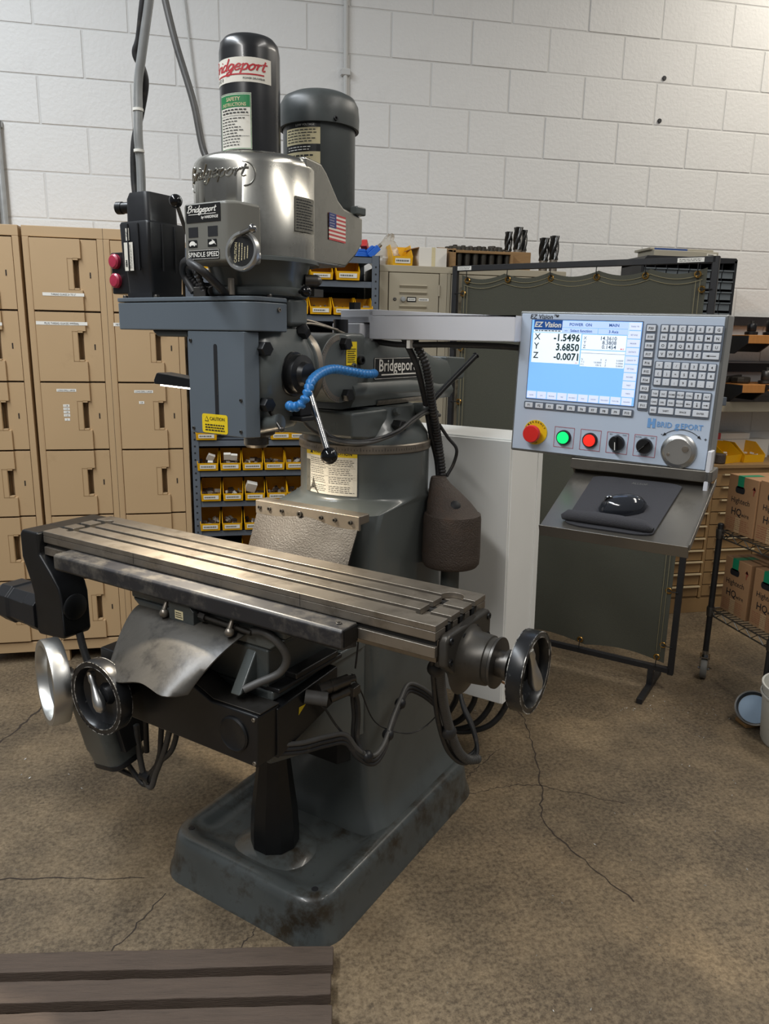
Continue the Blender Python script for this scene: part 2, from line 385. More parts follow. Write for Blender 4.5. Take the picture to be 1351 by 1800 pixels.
fl = MB(); fl.box(-6, 7, -4, 4.12, -.1, 0)
floor = fl.build('floor', 'floor', smooth=False); floor['kind'] = 'structure'
def crack(pts, wd=.0045):
    P = bez(pts, 14); L_, R_ = [], []
    for i, p in enumerate(P):
        t = (P[min(i+1,len(P)-1)]-P[max(i-1,0)]).normalized(); n = Vector((-t.y, t.x, 0)); j = n*random.uniform(-.006,.006)
        ww = wd*random.uniform(.35,1.1)
        L_.append(p+j+n*ww*.5); R_.append(p+j-n*ww*.5)
    b = MB(); k = len(P)
    b.add([(p.x,p.y,.0006) for p in L_]+[(p.x,p.y,.0006) for p in R_], [(i,i+1,k+i+1,k+i) for i in range(k-1)])
    return b.build('crack', 'crack', floor, smooth=False)
for pts, wd in (([(1.14,2.79,0),(1.12,2.55,0),(1.02,2.18,0),(.95,1.95,0),(1.05,1.6,0)],.006), ([(.74,2.16,0),(.86,2.18,0),(1.0,2.17,0),(1.25,2.02,0)],.004),
                ([(.72,2.2,0),(.82,2.3,0),(.95,2.42,0)],.004), ([(-1.1,2.4,0),(-.9,2.75,0),(-.78,3.1,0)],.010), ([(-1.2,1.95,0),(-.75,2.0,0),(-.28,1.93,0)],.005), ([(-.62,1.5,0),(-.35,1.66,0),(-.22,1.86,0)],.005),
                ([(-.1,1.55,0),(.0,1.65,0),(.03,1.70,0)],.004)):
    crack(pts, wd)
ch = MB(); 
for cx, cy, n, sp in ((1.72,2.62,26,.16),(1.95,2.5,20,.18),(-.9,2.55,22,.22),(1.6,2.1,18,.5),(.6,1.55,26,.5),(1.2,1.5,16,.5),(-.5,1.7,10,.3),(2.2,2.2,12,.3)):
    for i in range(n):
        x = random.gauss(cx,sp); y = random.gauss(cy,sp*.5); a = random.uniform(0,PI)
        if (x < .3 and y < 1.72) or (Vector((x,y,0))-Vector((-.03,1.757,0))).length < .95 and x < .75 and y > 1.5 and x > -.3: continue
        l = random.uniform(.0015,.005)
        d = Vector((math.cos(a),math.sin(a),0))*l; e = Vector((-d.y,d.x,0))*.35
        ch.add([(x-d.x,y-d.y,.0005),(x+e.x,y+e.y,.001),(x+d.x,y+d.y,.003),(x-e.x,y-e.y,.001)], [(0,1,2,3)])
co = ch.build('metal_chips', 'galv', smooth=False); co['kind'] = 'stuff'; tag(co, 'tiny bright metal chips scattered over the concrete floor', 'metal chips')

WY = 3.97
wb = MB(); wb.box(-6, 7, WY+.0028, WY+.16, 0, 4.2)
wall = wb.build('wall_back', 'mortar_paint', smooth=False); wall['kind'] = 'structure'
bl = MB(); bl.box(-.1995, .1995, -.0, .02, -.0985, .0985)
blk = bl.build('concrete_block', 'block_paint', wall, bevel=.0035, seg=2)
first = True
BW, BH = .4064, .2032
random.seed(3)
for r in range(0, 17):
    zc = BH*(r+.5) - .010
    off = BW/2 if r % 2 else 0.0
    for k in range(-7, 11):
        x = .191 + off + k*BW
        if x < -2.6 or x > 4.3: continue
        vis = zc > 1.75 or x > 1.75 or x < -1.1
        if not vis: continue
        c = blk if first else dup(blk, wall); first = False
        c.location = (x, WY+random.uniform(-.0012,.0012), zc)
# painted pipe clipped to the wall
cp = wroot('wall_conduit', (.575, WY, 0), 'thin painted conduit running up the block wall behind the motor', 'conduit')
b = MB(); b.cyl((.575,WY-.014,1.9),(.575,WY-.014,4.0),.011,12); b.build('pipe', 'conduit_white', cp)
b = MB(); b.prism([(.552,2.735),(.598,2.735),(.598,2.765),(.552,2.765)],'y',WY-.028,WY-.001); b.build('strap', 'conduit_white', cp, bevel=.004)
cp = wroot('electrical_conduit', (-1.03, WY, 0), 'steel conduit standing at the left edge behind the lockers', 'conduit')
b = MB(); b.cyl((-1.006,WY-.03,1.8),(-1.006,WY-.03,2.44),.016,14); b.build('pipe', 'galv', cp)
b = MB(); b.box(-1.10,-1.035,WY-.06,WY-.001,1.8,2.3); b.build('channel', 'conduit_white', cp, bevel=.005)
b = MB(); b.box(-1.03,-.985,WY-.018,WY-.001,2.40,2.43); b.build('strap', 'galv', cp, bevel=.003)
# a few anchor holes left in the blocks
for x, z in ((2.255,2.655),(2.26,2.86)):
    b = MB(); b.lathe([(.012,0),(.010,.004),(.0005,.004)],(x,WY-.0035,z),(0,-1,0),12); b.build('anchor_hole', 'print_dark', wall)

# ---- slatted wooden duckboard in front of the machine
dk = empty('duckboard', (.205,1.522,0), 'dark worn wooden slatted duckboard at the front left on the floor', 'floor board', math.radians(-8.4)); ORI[dk] = Vector((0,0,0))
def slat(y0, y1, x0, x1, z0, z1):
    b = MB(); n = 26; rr = []
    for i in range(n+1):
        x = x0+(x1-x0)*i/n; j = [random.uniform(-.0016,.0016) for _ in range(4)]
        rr.append([(x,y0+j[0],z0),(x,y1+j[1],z0),(x,y1+j[2],z1+j[3]*.4),(x,y0+j[3],z1+j[0]*.4)])
    b.loft(rr); return b.build('slat', 'slat_wood', dk, bevel=.003, smooth=True)
for k in range(5):
    slat(-.029-.0835*k, .029-.0835*k, -1.5, -.004*(k % 2), .012, .042)
for x in (-.03, -.75, -1.45):
    b = MB(); b.box(x-.02,x+.02,-.37,.027,0,.012); b.build('batten', 'slat_wood', dk)
# ================================================================== the milling machine (its own axes: x right, y back)
mm = mroot('milling_machine', (0,0,0), 'grey vertical knee milling machine with motorised head and long slotted table', 'milling machine')
def bolt(p, axis, r, h, parent, m='black', hexa=False, rec=True, name='bolt'):
    b = MB(); ax = Vector(axis)
    if hexa: b.lathe([(r,0),(r,h*.85),(r*.86,h)], p, ax, 6)
    else:
        pr = [(r,0),(r,h*.8),(r*.88,h)]
        if rec: pr += [(r*.5,h),(r*.45,h*.4),(r*.02,h*.4)]
        b.lathe(pr, p, ax, 16)
    return b.build(name, m, parent, angle=30)

# ---- base
b = MB()
def br(i, z, r): return rrect(-.292+i, .292-i, 0+i, .90-i, r, z, 10)
rings = [br(-.006,0,.10), br(-.004,.012,.10), br(.001,.026,.10), br(.008,.06,.095), br(.013,.095,.09), br(.017,.110,.088), br(.023,.1185,.083), br(.031,.1225,.078), br(.042,.1235,.07), br(.055,.122,.065), br(.067,.1165,.06), br(.080,.107,.055), br(.094,.099,.05), br(.110,.0945,.045), br(.15,.0915,.04)]
b.loft(rings)
base = b.build('base', 'mgrey_base', mm, angle=50)
b = MB(); b.lathe([(.125,.086),(.118,.093),(.1,.1),(.085,.106),(.075,.11),(.001,.111)], (0,.175,0), (0,0,1), 40); b.build('screw_boss', 'mgrey_base', base, angle=50)
for x, y in ((-.222,.07),(.222,.07)):
    b = MB(); b.lathe([(.009,0),(.009,.002),(.0006,.0022)],(x,y,.1215),(0,0,1),16); b.build('hold_down_hole', 'print_dark', base)
# ---- column
def cr(hx, y0, y1, r, z): return rrect(-hx, hx, y0, y1, r, z, 10)
def circ_ring(cx, cy, rr, z):
    ref = rrect(-1, 1, -1, 1, .999, 0, 10)
    return [(cx+rr*p[0]/math.hypot(p[0],p[1]), cy+rr*p[1]/math.hypot(p[0],p[1]), z) for p in ref]
def blend(A, B, t): return [tuple(a+(c-a)*t for a, c in zip(p, q)) for p, q in zip(A, B)]
b = MB()
rings = [cr(.262,.345,.885,.05,.090), cr(.250,.352,.882,.05,.118), cr(.232,.362,.876,.05,.140), cr(.215,.37,.87,.05,.175), cr(.203,.374,.865,.05,.23), cr(.195,.376,.86,.05,.31), cr(.188,.376,.845,.05,.42), cr(.182,.376,.825,.05,.6), cr(.178,.372,.81,.05,.8), cr(.178,.372,.805,.05,.98), cr(.180,.378,.803,.06,1.035)]
T = circ_ring(0,.61,.192,1.19)
for t, z in ((.4,1.044),(.75,1.052),(.93,1.059),(1,1.066),(1,1.12),(1,1.165),(1,1.19)):
    R_ = blend(cr(.180,.378,.803,.06,z), circ_ring(0,.61,.192,z), t); rings.append(R_)
b.loft(rings)
column = b.build('column', 'mgrey', mm, angle=50)
b = MB(); b.prism([(-.12,.38),(-.10,.335),(.10,.335),(.12,.38)],'z',.30,1.03); b.build('way', 'black_matte', column, bevel=.003)
b = MB(); b.lathe([(.1925,1.19),(.196,1.193),(.196,1.213),(.1925,1.216)],(0,.61,0),(0,0,1),64); 
b.build('degree_ring', 'steel', column)
b = MB()
for k in range(-28, 62):
    a = math.radians(k*2.5); fm = wrapc((0,.61),.1963,a,1.2); b.patch(fm,-.0006,.0006,.0,.009 if k % 4 == 0 else .005)
b.build('degree_marks', 'print_dark', column, smooth=False)
# warning plate wrapped on the neck
b = MB(); fm = wrapc((0,.61),.1925,math.radians(1),1.138)
_f0 = fm; fm = lambda x, y, d=0., f_=_f0: f_(x*1.045, (y+.0015)*1.16, d)
b.mi = 0; b.patch(lift(fm,.001),-.085,.085,-.058,.035,14,1)
b.mi = 1; b.patch(lift(fm,.001),-.085,.085,.035,.055,14,1)
b.mi = 2; t = lift(fm,.0016); b.text('WARNING-CAUTION', t, .01, .040, .0125, bold=.01); b.add([t(-.065,.0385),t(-.053,.0385),t(-.059,.051)],[(0,1,2)])
for i in range(4):
    b.scribble(t,-.062,-.004,.012-.0215*i,.03-.0215*i,4,.28); b.scribble(t,.004,.08,.012-.0215*i,.03-.0215*i,4,.28)
b.patch(t,-.066,.08,-.0002+.0095,.0002+.0095,8); b.patch(t,-.066,.08,-.0125,-.0121,8)
b.mi = 3; b.patch(t,-.085,-.066,-.058,.022,2,1)
b.add([t(-.075,-.058),t(-.030,-.058),t(-.040,-.045),t(-.052,-.02),t(-.058,-.04)],[(0,1,2,3,4)])
b.build('warning_plate', ['label_white','label_yellow','print_dark','plate_metal'], column, smooth=False, label='white and yellow warning plate, torn at lower left')
# apron plate and hanging way cover on column front
b = MB(); b.box(-.172,.182,.322,.362,1.028,1.052); ap = b.build('apron_plate', 'steel', mm, bevel=.003)
b = MB(); b.box(-.172,.182,.313,.322,1.013,1.052); b.build('clamp_strip', 'steel', ap, bevel=.002)
for i, x in enumerate((-.155,-.12,-.075,-.012,.06,.105,.155)): bolt((x,.3135,1.033),(0,-1,0),.0085 if i == 3 else .006,.006,ap,'steel_dark')
b = MB()
def ws(u, v): # hanging stiff rubber with slight S
    x = -.168+.345*u; y = .318-.05*math.sin(v*1.7)-.035*v*v+.004*math.sin(u*9+v*3); z = 1.03-.16*v
    return (x, y+.02*(abs(u-.5)*2)**4*v, z)
n = 14; pts = [[ws(i/n,j/10) for i in range(n+1)] for j in range(11)]
fr = [p for row in pts for p in row]; bk = [(p[0],p[1]+.004,p[2]) for p in fr]; W_ = n+1
fs = [(j*W_+i,j*W_+i+1,(j+1)*W_+i+1,(j+1)*W_+i) for j in range(10) for i in range(n)]; K = len(fr)
fs2 = [tuple(K+i for i in reversed(f)) for f in fs]
sd = [(j*W_,(j+1)*W_,K+(j+1)*W_,K+j*W_) for j in range(10)]+[(j*W_+n,K+j*W_+n,K+(j+1)*W_+n,(j+1)*W_+n) for j in range(10)]+[(10*W_+i,10*W_+i+1,K+10*W_+i+1,K+10*W_+i) for i in range(n)]
b.add(fr+bk, fs+fs2+sd); b.build('way_cover', 'rubber_worn', mm, angle=60, label='speckled grey rubber way cover hanging under the apron plate')

# ---- turret and ram
b = MB(); b.lathe([(.188,1.216),(.186,1.235),(.172,1.255),(.150,1.285),(.145,1.316)],(0,.61,0),(0,0,1),56); tur = b.build('turret', 'mgrey', mm, angle=45)
b = MB(); b.prism([(.36,1.245),(.44,1.235),(.56,1.235),(.56,1.312),(.36,1.312)],'x',-.125,.125); b.build('turret_block', 'mgrey', tur, bevel=.008)
for (x,y,z) in ((.148,.54,1.268),):
    bolt((x,y,z),(1,-.25,0),.017,.032,tur,'black',True)
bolt((.140,.55,1.302),(1,0,.3),.011,.012,tur,'mgrey',True)
b = MB(); b.cyl((.13,.68,1.302),(.170,.669,1.306),.019,18); b.sphere((.170,.669,1.306),.019,16,10); b.build('clamp_hub', 'mgrey_dark', tur)
b = MB(); b.tube(bez([(.170,.668,1.308),(.205,.735,1.375),(.245,.808,1.447),(.252,.822,1.460)],8),[.0085]*22+[.0105]*3,12); b.build('clamp_lever', 'black', tur)
# ram
b = MB()
prof = [(-.06,1.314),(.06,1.314),(.094,1.322),(.098,1.334),(.106,1.345),(.108,1.36),(.102,1.375),(.094,1.385),(.0955,1.395),(.0955,1.452),(.078,1.492),(.05,1.505),(-.05,1.505),(-.078,1.492),(-.0955,1.452),(-.0955,1.395),(-.094,1.385),(-.102,1.375),(-.108,1.36),(-.106,1.345),(-.098,1.334),(-.094,1.322)]
def pr(y, s=1., zt=None, zb=None):
    out = []
    for x, z in prof:
        if zt: z = 1.314+(z-1.314)*(zt-1.314)/(1.505-1.314)
        if zb: z = max(z, zb)
        out.append((x*s, y, z))
    return out
b.loft([pr(.40), pr(.46), pr(.70), pr(.80,1.,1.485), pr(.90,.96,1.45), pr(.985,.9,1.445)])
ram = b.build('ram', 'mgrey', mm, angle=40)
b = MB(); b.prism([(.985,1.365),(1.12,1.375),(1.12,1.445),(.985,1.45)],'x',-.07,.07); b.build('ram_end', 'mgrey', ram, bevel=.006)
b = MB(); fm = plane((.1045,.69,1.372),(0,1,0),(0,0,1),.001); b.mi = 0
b = MB(); fm = plane((.0965,.62,1.3275),(0,1,0),(.3,0,1),.0025); b.patch(fm,-.10,.16,-.007,.007); b.mi = 1
for k in range(52): b.patch(lift(fm,.0006),-.098+k*.005,-.0972+k*.005,-.006,.001 if k % 5 else .005)
b.build('ram_scale', ['steel','print_dark'], ram, smooth=False)
b = MB(); fm = plane((.0955,.630,1.421),(0,1,0),(0,0,1),.0015); b.mi = 0; b.patch(fm,-.126,.126,-.030,.030)
b.mi = 1; t = lift(fm,.0012); b.text('Bridgeport', t, .0, -.0075, .047, shear=.0, bold=.014, sx=1.0); b.patch(t,-.09,.108,-.0195,-.0155)
b.frame(t,-.1245,.1245,-.0285,.0285,.0012)
b.build('nameplate', ['label_black','print_white'], ram, smooth=False, label='black nameplate with white lettering')
b = MB(); fm = plane((.0978,.392,1.463),(0,1,0),(0,0,1),.0015); b.patch(fm,-.024,.024,-.030,.030); b.mi = 1; t = lift(fm,.001); b.add([t(-.004,.018),t(.004,.018),t(0,.026)],[(0,1,2)]); b.scribble(t,-.019,.02,-.024,.014,7,.4)
b.build('caution_label', ['label_yellow','print_dark'], ram, smooth=False)
# ram adapter (knuckle)
b = MB(); b.prism([(.315,1.345),(.42,1.338),(.47,1.345),(.47,1.515),(.40,1.515),(.315,1.505)],'x',-.092,.092)
kn = b.build('ram_adapter', 'mgrey', mm, bevel=.012, seg=3)
b = MB(); b.lathe([(.088,-.098),(.088,.098)],(0,.345,1.425),(1,0,0),56); b.build('adapter_barrel', 'mgrey', kn, bevel=.004)
b = MB(); ra = []
for k in range(33):
    a = math.radians(95+k*170/32); ra.append([(.099,.345+.086*math.cos(a),1.425+.086*math.sin(a)),(.0995,.345+.072*math.cos(a),1.425+.072*math.sin(a)),(.094,.345+.072*math.cos(a),1.425+.072*math.sin(a)),(.094,.345+.086*math.cos(a),1.425+.086*math.sin(a))])
b.loft(ra); b.build('degree_arc', 'steel', kn)
b = MB()
for k in range(35):
    a = math.radians(97+k*166/34); c_, s_ = math.cos(a), math.sin(a); fm = plane((.0996,.345+.081*c_,1.425+.081*s_),(0,-s_,c_),(0,c_,s_),.0004); b.patch(fm,-.0006,.0006,-.004,.003)
b.build('degree_marks', 'print_dark', kn, smooth=False)
for y, z in ((.355,1.487),(.365,1.357)): bolt((.097,y,z),(1,0,0),.017,.02,kn,'black',True)
bolt((.095,.40,1.43),(1,0,0),.009,.01,kn,'mgrey'); bolt((.098,.43,1.445),(1,0,0),.012,.012,kn,'black')
b = MB(); b.cyl((.03,.44,1.515),(.03,.44,1.55),.02,16); b.build('lifting_eye_socket', 'black', kn)

# ---- head
b = MB()
rings = [cr(.06,.05,.21,.055,1.285), cr(.085,.03,.215,.06,1.292), cr(.093,.02,.22,.06,1.31), cr(.093,.02,.225,.06,1.335), cr(.108,.015,.245,.07,1.36), cr(.118,.012,.255,.075,1.40), cr(.120,.012,.26,.075,1.43), cr(.116,.015,.255,.075,1.465), cr(.105,.02,.245,.07,1.49), cr(.095,.03,.24,.07,1.52)]
b.loft(rings); head = b.build('head_casting', 'mgrey', mm, angle=60)
b = MB(); b.lathe([(.098,.225),(.108,.236),(.108,.262),(.10,.266)],(0,0,1.425),(0,1,0),48); b.build('swivel_flange', 'mgrey', head)
b = MB(); b.lathe([(.1085,.240),(.1085,.258)],(0,0,1.425),(0,1,0),48,False,False); b.build('swivel_scale', 'steel', head)
for (y,z,ax) in ((.195,1.51,(.5,-1,.6)),(.045,1.475,(1,-.3,0)),(.05,1.352,(1,-.3,0))):
    bolt((.098,y,z),ax,.017,.024,head,'black',True)
b = MB(); b.lathe([(.05,0),(.052,.006),(.05,.012),(.044,.012),(.044,.02),(.046,.024),(.044,.034),(.030,.038),(.026,.05),(.001,.052)],(.108,.135,1.418),(1,0,0),36); hub = b.build('quill_feed_hub', 'black', mm)
b = MB(); p0 = Vector((.145,.135,1.418)); p1 = Vector((.232,.108,1.252)); b.cyl(p0,p1,.0075,16); hd = b.build('quill_handle', 'chrome', mm)
b = MB(); b.sphere(p1+(p1-p0).normalized()*.012,.0195,24,16); b.build('ball_knob', 'black_gloss', hd)
b = MB(); b.prism([(-.0,1.285),(.03,1.285),(.03,1.33),(0,1.33)],'x',.07,.118); b.T = None
b = MB(); b.box(.05,.118,.155,.20,1.318,1.352); b.box(.06,.13,.145,.215,1.306,1.318); b.build('feed_stop_block', 'black', head, bevel=.003)
b = MB(); b.cyl((.105,.06,1.335),(.15,.045,1.30),.004,10); b.sphere((.15,.045,1.30),.007,12,8); b.build('feed_lever', 'steel_dark', head)
b = MB(); b.cyl((.07,.06,1.30),(.135,.06,1.315),.018,16); b.build('feed_shaft', 'mgrey', head)
b = MB(); b.lathe([(.05,1.30),(.045,1.27),(.030,1.262),(.030,1.245),(.024,1.238),(.001,1.238)],(0,.13,0),(0,0,1),32); b.build('quill_nose', 'steel_dark', mm)
# ---- lower gear housing
b = MB(); b.lathe([(.085,1.50),(.086,1.592),(.112,1.592),(.116,1.598),(.116,1.608),(.105,1.612),(.120,1.668),(.118,1.672)],(0,.150,0),(0,0,1),56); gear = b.build('gear_housing', 'mgrey', mm, angle=40)
b = MB(); b.box(.055,.105,.13,.205,1.525,1.59); b.build('gear_side_lug', 'mgrey', gear, bevel=.012, seg=3)
b = MB(); b.sphere((.135,.155,1.603),.013,16,10); b.cyl((.10,.16,1.603),(.13,.155,1.603),.005,10); b.build('gear_knob', 'black_gloss', gear)
b = MB(); b.cyl((.105,.19,1.63),(.125,.21,1.63),.014,14); b.sphere((.125,.21,1.63),.012,12,8); b.box(.10,.125,.20,.235,1.595,1.612); b.build('gear_shift_boss', 'steel_dark', gear)
b = MB(); b.cyl((.03,.025,1.59),(.03,.025,1.625),.008,12); b.build('stud', 'steel', gear)
# ---- polished variable speed housing
b = MB()
b.lathe([(.139,1.668),(.141,1.674),(.141,1.862),(.138,1.873),(.131,1.881),(.120,1.886),(.001,1.889)],(0,.148,0),(0,0,1),72)
prof = [(.148,1.668),(.34,1.672),(.395,1.705),(.43,1.735),(.43,1.80),(.33,1.808),(.30,1.822),(.245,1.872),(.22,1.886),(.148,1.888)]
def hw(y): return .1405-max(0,y-.15)*.13
for sgn in (1,):
    ring0 = [(-hw(y),y,z) for y, z in prof]; ring1 = [(hw(y),y,z) for y, z in prof]; b.loft([ring0, ring1])
vs_h = b.build('speed_housing', 'alu', mm, bevel=.010, seg=3, angle=30)
b = MB(); b.lathe([(.1425,1.664),(.1425,1.672),(.138,1.676)],(0,.148,0),(0,0,1),72,False,False); b.build('housing_seam', 'mgrey', vs_h)
# cast emblem with raised letters and oval rim
b = MB(); fm = wrapc((0,.148),.1408,math.radians(-2),1.838)
def ext_text(body, fm, x, y, size, d, **k):
    vv, ff = text_geo(body, k.get('shear',0.), k.get('bold',0.)); w_ = max(p[0] for p in vv); sx = k.get('sx',1.); x_ = x-w_*size*sx/2
    b.add([fm(x_+p[0]*size*sx, y+p[1]*size, d) for p in vv], ff)
    # side walls along boundary edges
    cnt = {}
    for f in ff:
        for i in range(len(f)):
            e = (f[i], f[(i+1) % len(f)]); kk = tuple(sorted(e)); cnt[kk] = cnt.get(kk,0)+1
    for e, n_ in cnt.items():
        if n_ == 1:
            q = [vv[e[0]], vv[e[1]]]; b.add([fm(x_+q[0][0]*size*sx,y+q[0][1]*size,d), fm(x_+q[1][0]*size*sx,y+q[1][1]*size,d), fm(x_+q[1][0]*size*sx,y+q[1][1]*size,0), fm(x_+q[0][0]*size*sx,y+q[0][1]*size,0)], [(0,1,2,3)])
for s_ in script_strokes('Bridgeport', -.004, -.006, .0145, 1.42): b.tube([fm(x_, y_, .0008) for x_, y_ in s_], .0021, 6)
oval = []
for k in range(64):
    a = 2*PI*k/64; cx = .080 if math.cos(a) > 0 else -.080
    oval.append(fm(cx+.024*math.cos(a), .024*math.sin(a)-.002, .0005))
b.tube(oval+[oval[0]], .0016, 6)
b.build('cast_emblem', 'alu', vs_h, angle=30, label='raised cast lettering in an oval rim')
b = MB(); fm = wrapc((0,.148),.141,math.radians(90),1.765); b.patch(lift(fm,.0012),-.034,.034,-.036,.036,6,1); b.mi = 1; t = lift(fm,.0018); b.scribble(t,-.030,.030,-.032,.032,11,.35); b.build('spec_plate', ['plate_metal','print_dark'], vs_h, smooth=False)
# flag sticker
def side_at(y): return hw(y)
yc = .293; sl = Vector((-.13,1,0)).normalized()
b = MB(); fm = plane((side_at(yc),yc,1.757),sl,(0,0,1),.0016)
FW, FH = .084, .060
for i in range(13): b.mi = 0 if i % 2 == 0 else 1; b.patch(fm,-FW/2,FW/2,FH/2-(i+1)*FH/13,FH/2-i*FH/13)
b.mi = 2; t = lift(fm,.0006); b.patch(t,-FW/2,-FW/2+FW*.42,FH/2-FH*7/13,FH/2); b.mi = 1; t = lift(fm,.001)
for i in range(5):
    for j in range(4+(i % 2)): b.patch(t,-FW/2+.003+j*.0052+(0 if i % 2 else .0026),-FW/2+.0052+j*.0052+(0 if i % 2 else .0026),FH/2-.0055-i*.006,FH/2-.0035-i*.006)
b.build('flag_sticker', ['flag_red','flag_white','flag_blue'], vs_h, smooth=False, label='stars and stripes flag sticker')
b = MB(); b.box(.095,.118,.385,.425,1.802,1.822); b.build('housing_lug', 'mgrey', vs_h, bevel=.004)
# ---- speed control panel
b = MB(); b.prism([(-.048,-.035),(.074,-.035),(.094,-.012),(.099,.012),(.099,.05),(-.056,.05)],'z',1.652,1.775)
pan = b.build('speed_panel', 'panel_grey', mm, bevel=.008, seg=3)
fp = plane((.012,-.035,1.7125),(1,0,0),(0,0,1),.001)
b = MB(); b.patch(fp,-.050,.050,.022,.058); b.mi = 1; t = lift(fp,.001); script(b,'Bridgeport',t,-.004,.0425,.0068,.0022,1.42); b.patch(t,-.042,.038,.0375,.0386); b.text('by HARDINGE',t,.02,.029,.0078,bold=.02,shear=.1)
b.build('badge', ['label_black','print_white'], pan, smooth=False, label='black badge with white lettering')
b = MB()
for x in (-.035,.022):
    b = MB(); b.prism([(x+.002,1.705),(x+.030,1.705),(x+.030,1.7255),(x+.002,1.7255)],'y',-.0356,-.030); b.build('speed_window', 'print_dark', pan, smooth=False)
for k, x in enumerate((-.033,.024)):
    b = MB(); b.mi = 0; b.patch(fp,x-.013,x+.013,-.028,-.013); t = lift(fp,.001); b.mi = 1
    if k == 0: b.add([t(x+.010*math.cos(a),-.0235+.0085*math.sin(a)) for a in [PI*i/10 for i in range(11)]],[tuple(range(11))]); b.patch(t,x+.007,x+.012,-.0235,-.020); b.patch(t,x-.008,x-.005,-.0255,-.0235); b.patch(t,x+.004,x+.007,-.0255,-.0235)
    else: b.add([t(x+.009*math.cos(2*PI*i/12),-.0205+.0032*math.sin(2*PI*i/12)+.0015*math.cos(2*PI*i/12)) for i in range(12)],[tuple(range(12))]); b.add([t(x+.004,-.018),t(x+.008,-.018),t(x+.002,-.0145),t(x-.001,-.0145)],[(0,1,2,3)]); b.add([t(x-.009,-.024),t(x-.012,-.026),t(x-.004,-.021)],[(0,1,2)]); b.add([t(x+.006,-.021),t(x+.0125,-.025),t(x+.0085,-.0205)],[(0,1,2)])
    b.build('speed_icon', ['label_black','print_white'], pan, smooth=False, label=('turtle pictogram','running hare pictogram')[k])
b = MB(); b.patch(fp,-.047,.044,-.053,-.033); b.mi = 1; t = lift(fp,.001); b.text('SPINDLE SPEED',t,-.001,-.0475,.0135,bold=.01); b.frame(t,-.046,.043,-.052,-.034,.0007)
b.build('speed_caption', ['label_black','print_white'], pan, smooth=False)
b = MB(); c0 = (.118,-.008,1.668); b.lathe([(.012,-.02),(.012,.02),(.034,.02),(.0395,.024),(.040,.032),(.038,.036),(.033,.036),(.030,.029),(.001,.029)],c0,(0.12,-1,0.1),48); dial = b.build('speed_dial', 'alu_bright', mm)
dn = Vector((.12,-1,.1)).normalized(); dux = Vector((1,.12,0)).normalized(); duy = dn.cross(dux)*1; duy = Vector((0,0,1))-dn*dn.z
b = MB(); fm = plane(Vector(c0)+dn*.0295,dux,duy,0); b.add([fm(.0295*math.cos(2*PI*i/32),.0295*math.sin(2*PI*i/32),.0004) for i in range(32)],[tuple(range(32))]); b.mi = 1
fr2 = plane(Vector(c0)+dn*.0305,duy*1,-dux,0); b.text('CAUTION',fr2,-.002,.013,.009,bold=.01)
for i in range(4): b.scribble(fr2,-.02+.002*i,.019-.002*i,.005-.007*i,.010-.007*i,1,.4)
b.build('dial_plate', ['label_black','label_cream'], dial, smooth=False)
b = MB(); q0 = Vector(c0)+dn*.034+duy*.035; b.cyl(q0,q0+Vector((.035,-.012,.004)),.005,12); b.sphere(q0+Vector((.042,-.014,.005)),.009,14,10); b.build('dial_crank', 'chrome', dial)
b = MB(); b.tube([(-.062,.02,1.66),(-.075,-.005,1.73),(-.08,-.02,1.775)],.0045,10); bk_ = b.build('brake_lever', 'steel_dark', mm)
b = MB(); b.sphere((-.0815,-.023,1.785),.0145,18,12); b.build('ball_knob', 'black_gloss', bk_)
# ---- power drawbar cylinder
b = MB(); b.lathe([(.066,1.886),(.066,2.10),(.063,2.118),(.055,2.128),(.040,2.133),(.001,2.135)],(0,.132,0),(0,0,1),56); draw = b.build('power_drawbar', 'black_cyl', mm, angle=50)
fm = wrapc((0,.132),.066,math.radians(8),2.054); b = MB(); b.patch(lift(fm,.0006),-.088,.088,-.024,.024,28,1); b.mi = 1; t = lift(fm,.0012); script(b,'Bridgeport',t,.0,-.001,.0118,.0040,1.45); b.patch(t,-.052,.07,-.0105,-.0078,14,1)
b.mi = 2; b.text('RAPID 8',t,-.043,-.02,.0105,sx=.9); b.text('POWER DRAWBAR',t,.048,-.019,.0055,bold=.01)
b.build('maker_label', ['label_white','print_red','print_dark'], draw, smooth=False, label='white label with red script lettering')
fm = wrapc((0,.132),.066,math.radians(8),1.953); b = MB(); b.patch(lift(fm,.0006),-.041,.041,-.056,.056,14,1); b.mi = 1; t = lift(fm,.0011); b.patch(t,-.038,.038,.028,.052,12,1); b.frame(t,-.040,.040,-.055,.055,.001,12)
b.mi = 2; t2 = lift(fm,.0016); b.text('SAFETY',t2,0,.0405,.0105,bold=.02); b.text('INSTRUCTIONS',t2,0,.030,.0095,bold=.015,sx=.9); b.mi = 3; b.scribble(t2,-.032,.034,.014,.026,2,.4,.1); b.patch(t2,-.036,.036,.011,.0117,10); b.scribble(t2,-.034,.034,-.050,.009,10,.28,.5); b.patch(t2,-.036,.036,-.030,-.0294,10)
b.build('safety_label', ['label_white','print_green','label_cream','print_dark'], draw, smooth=False, label='white safety instruction label with green heading')
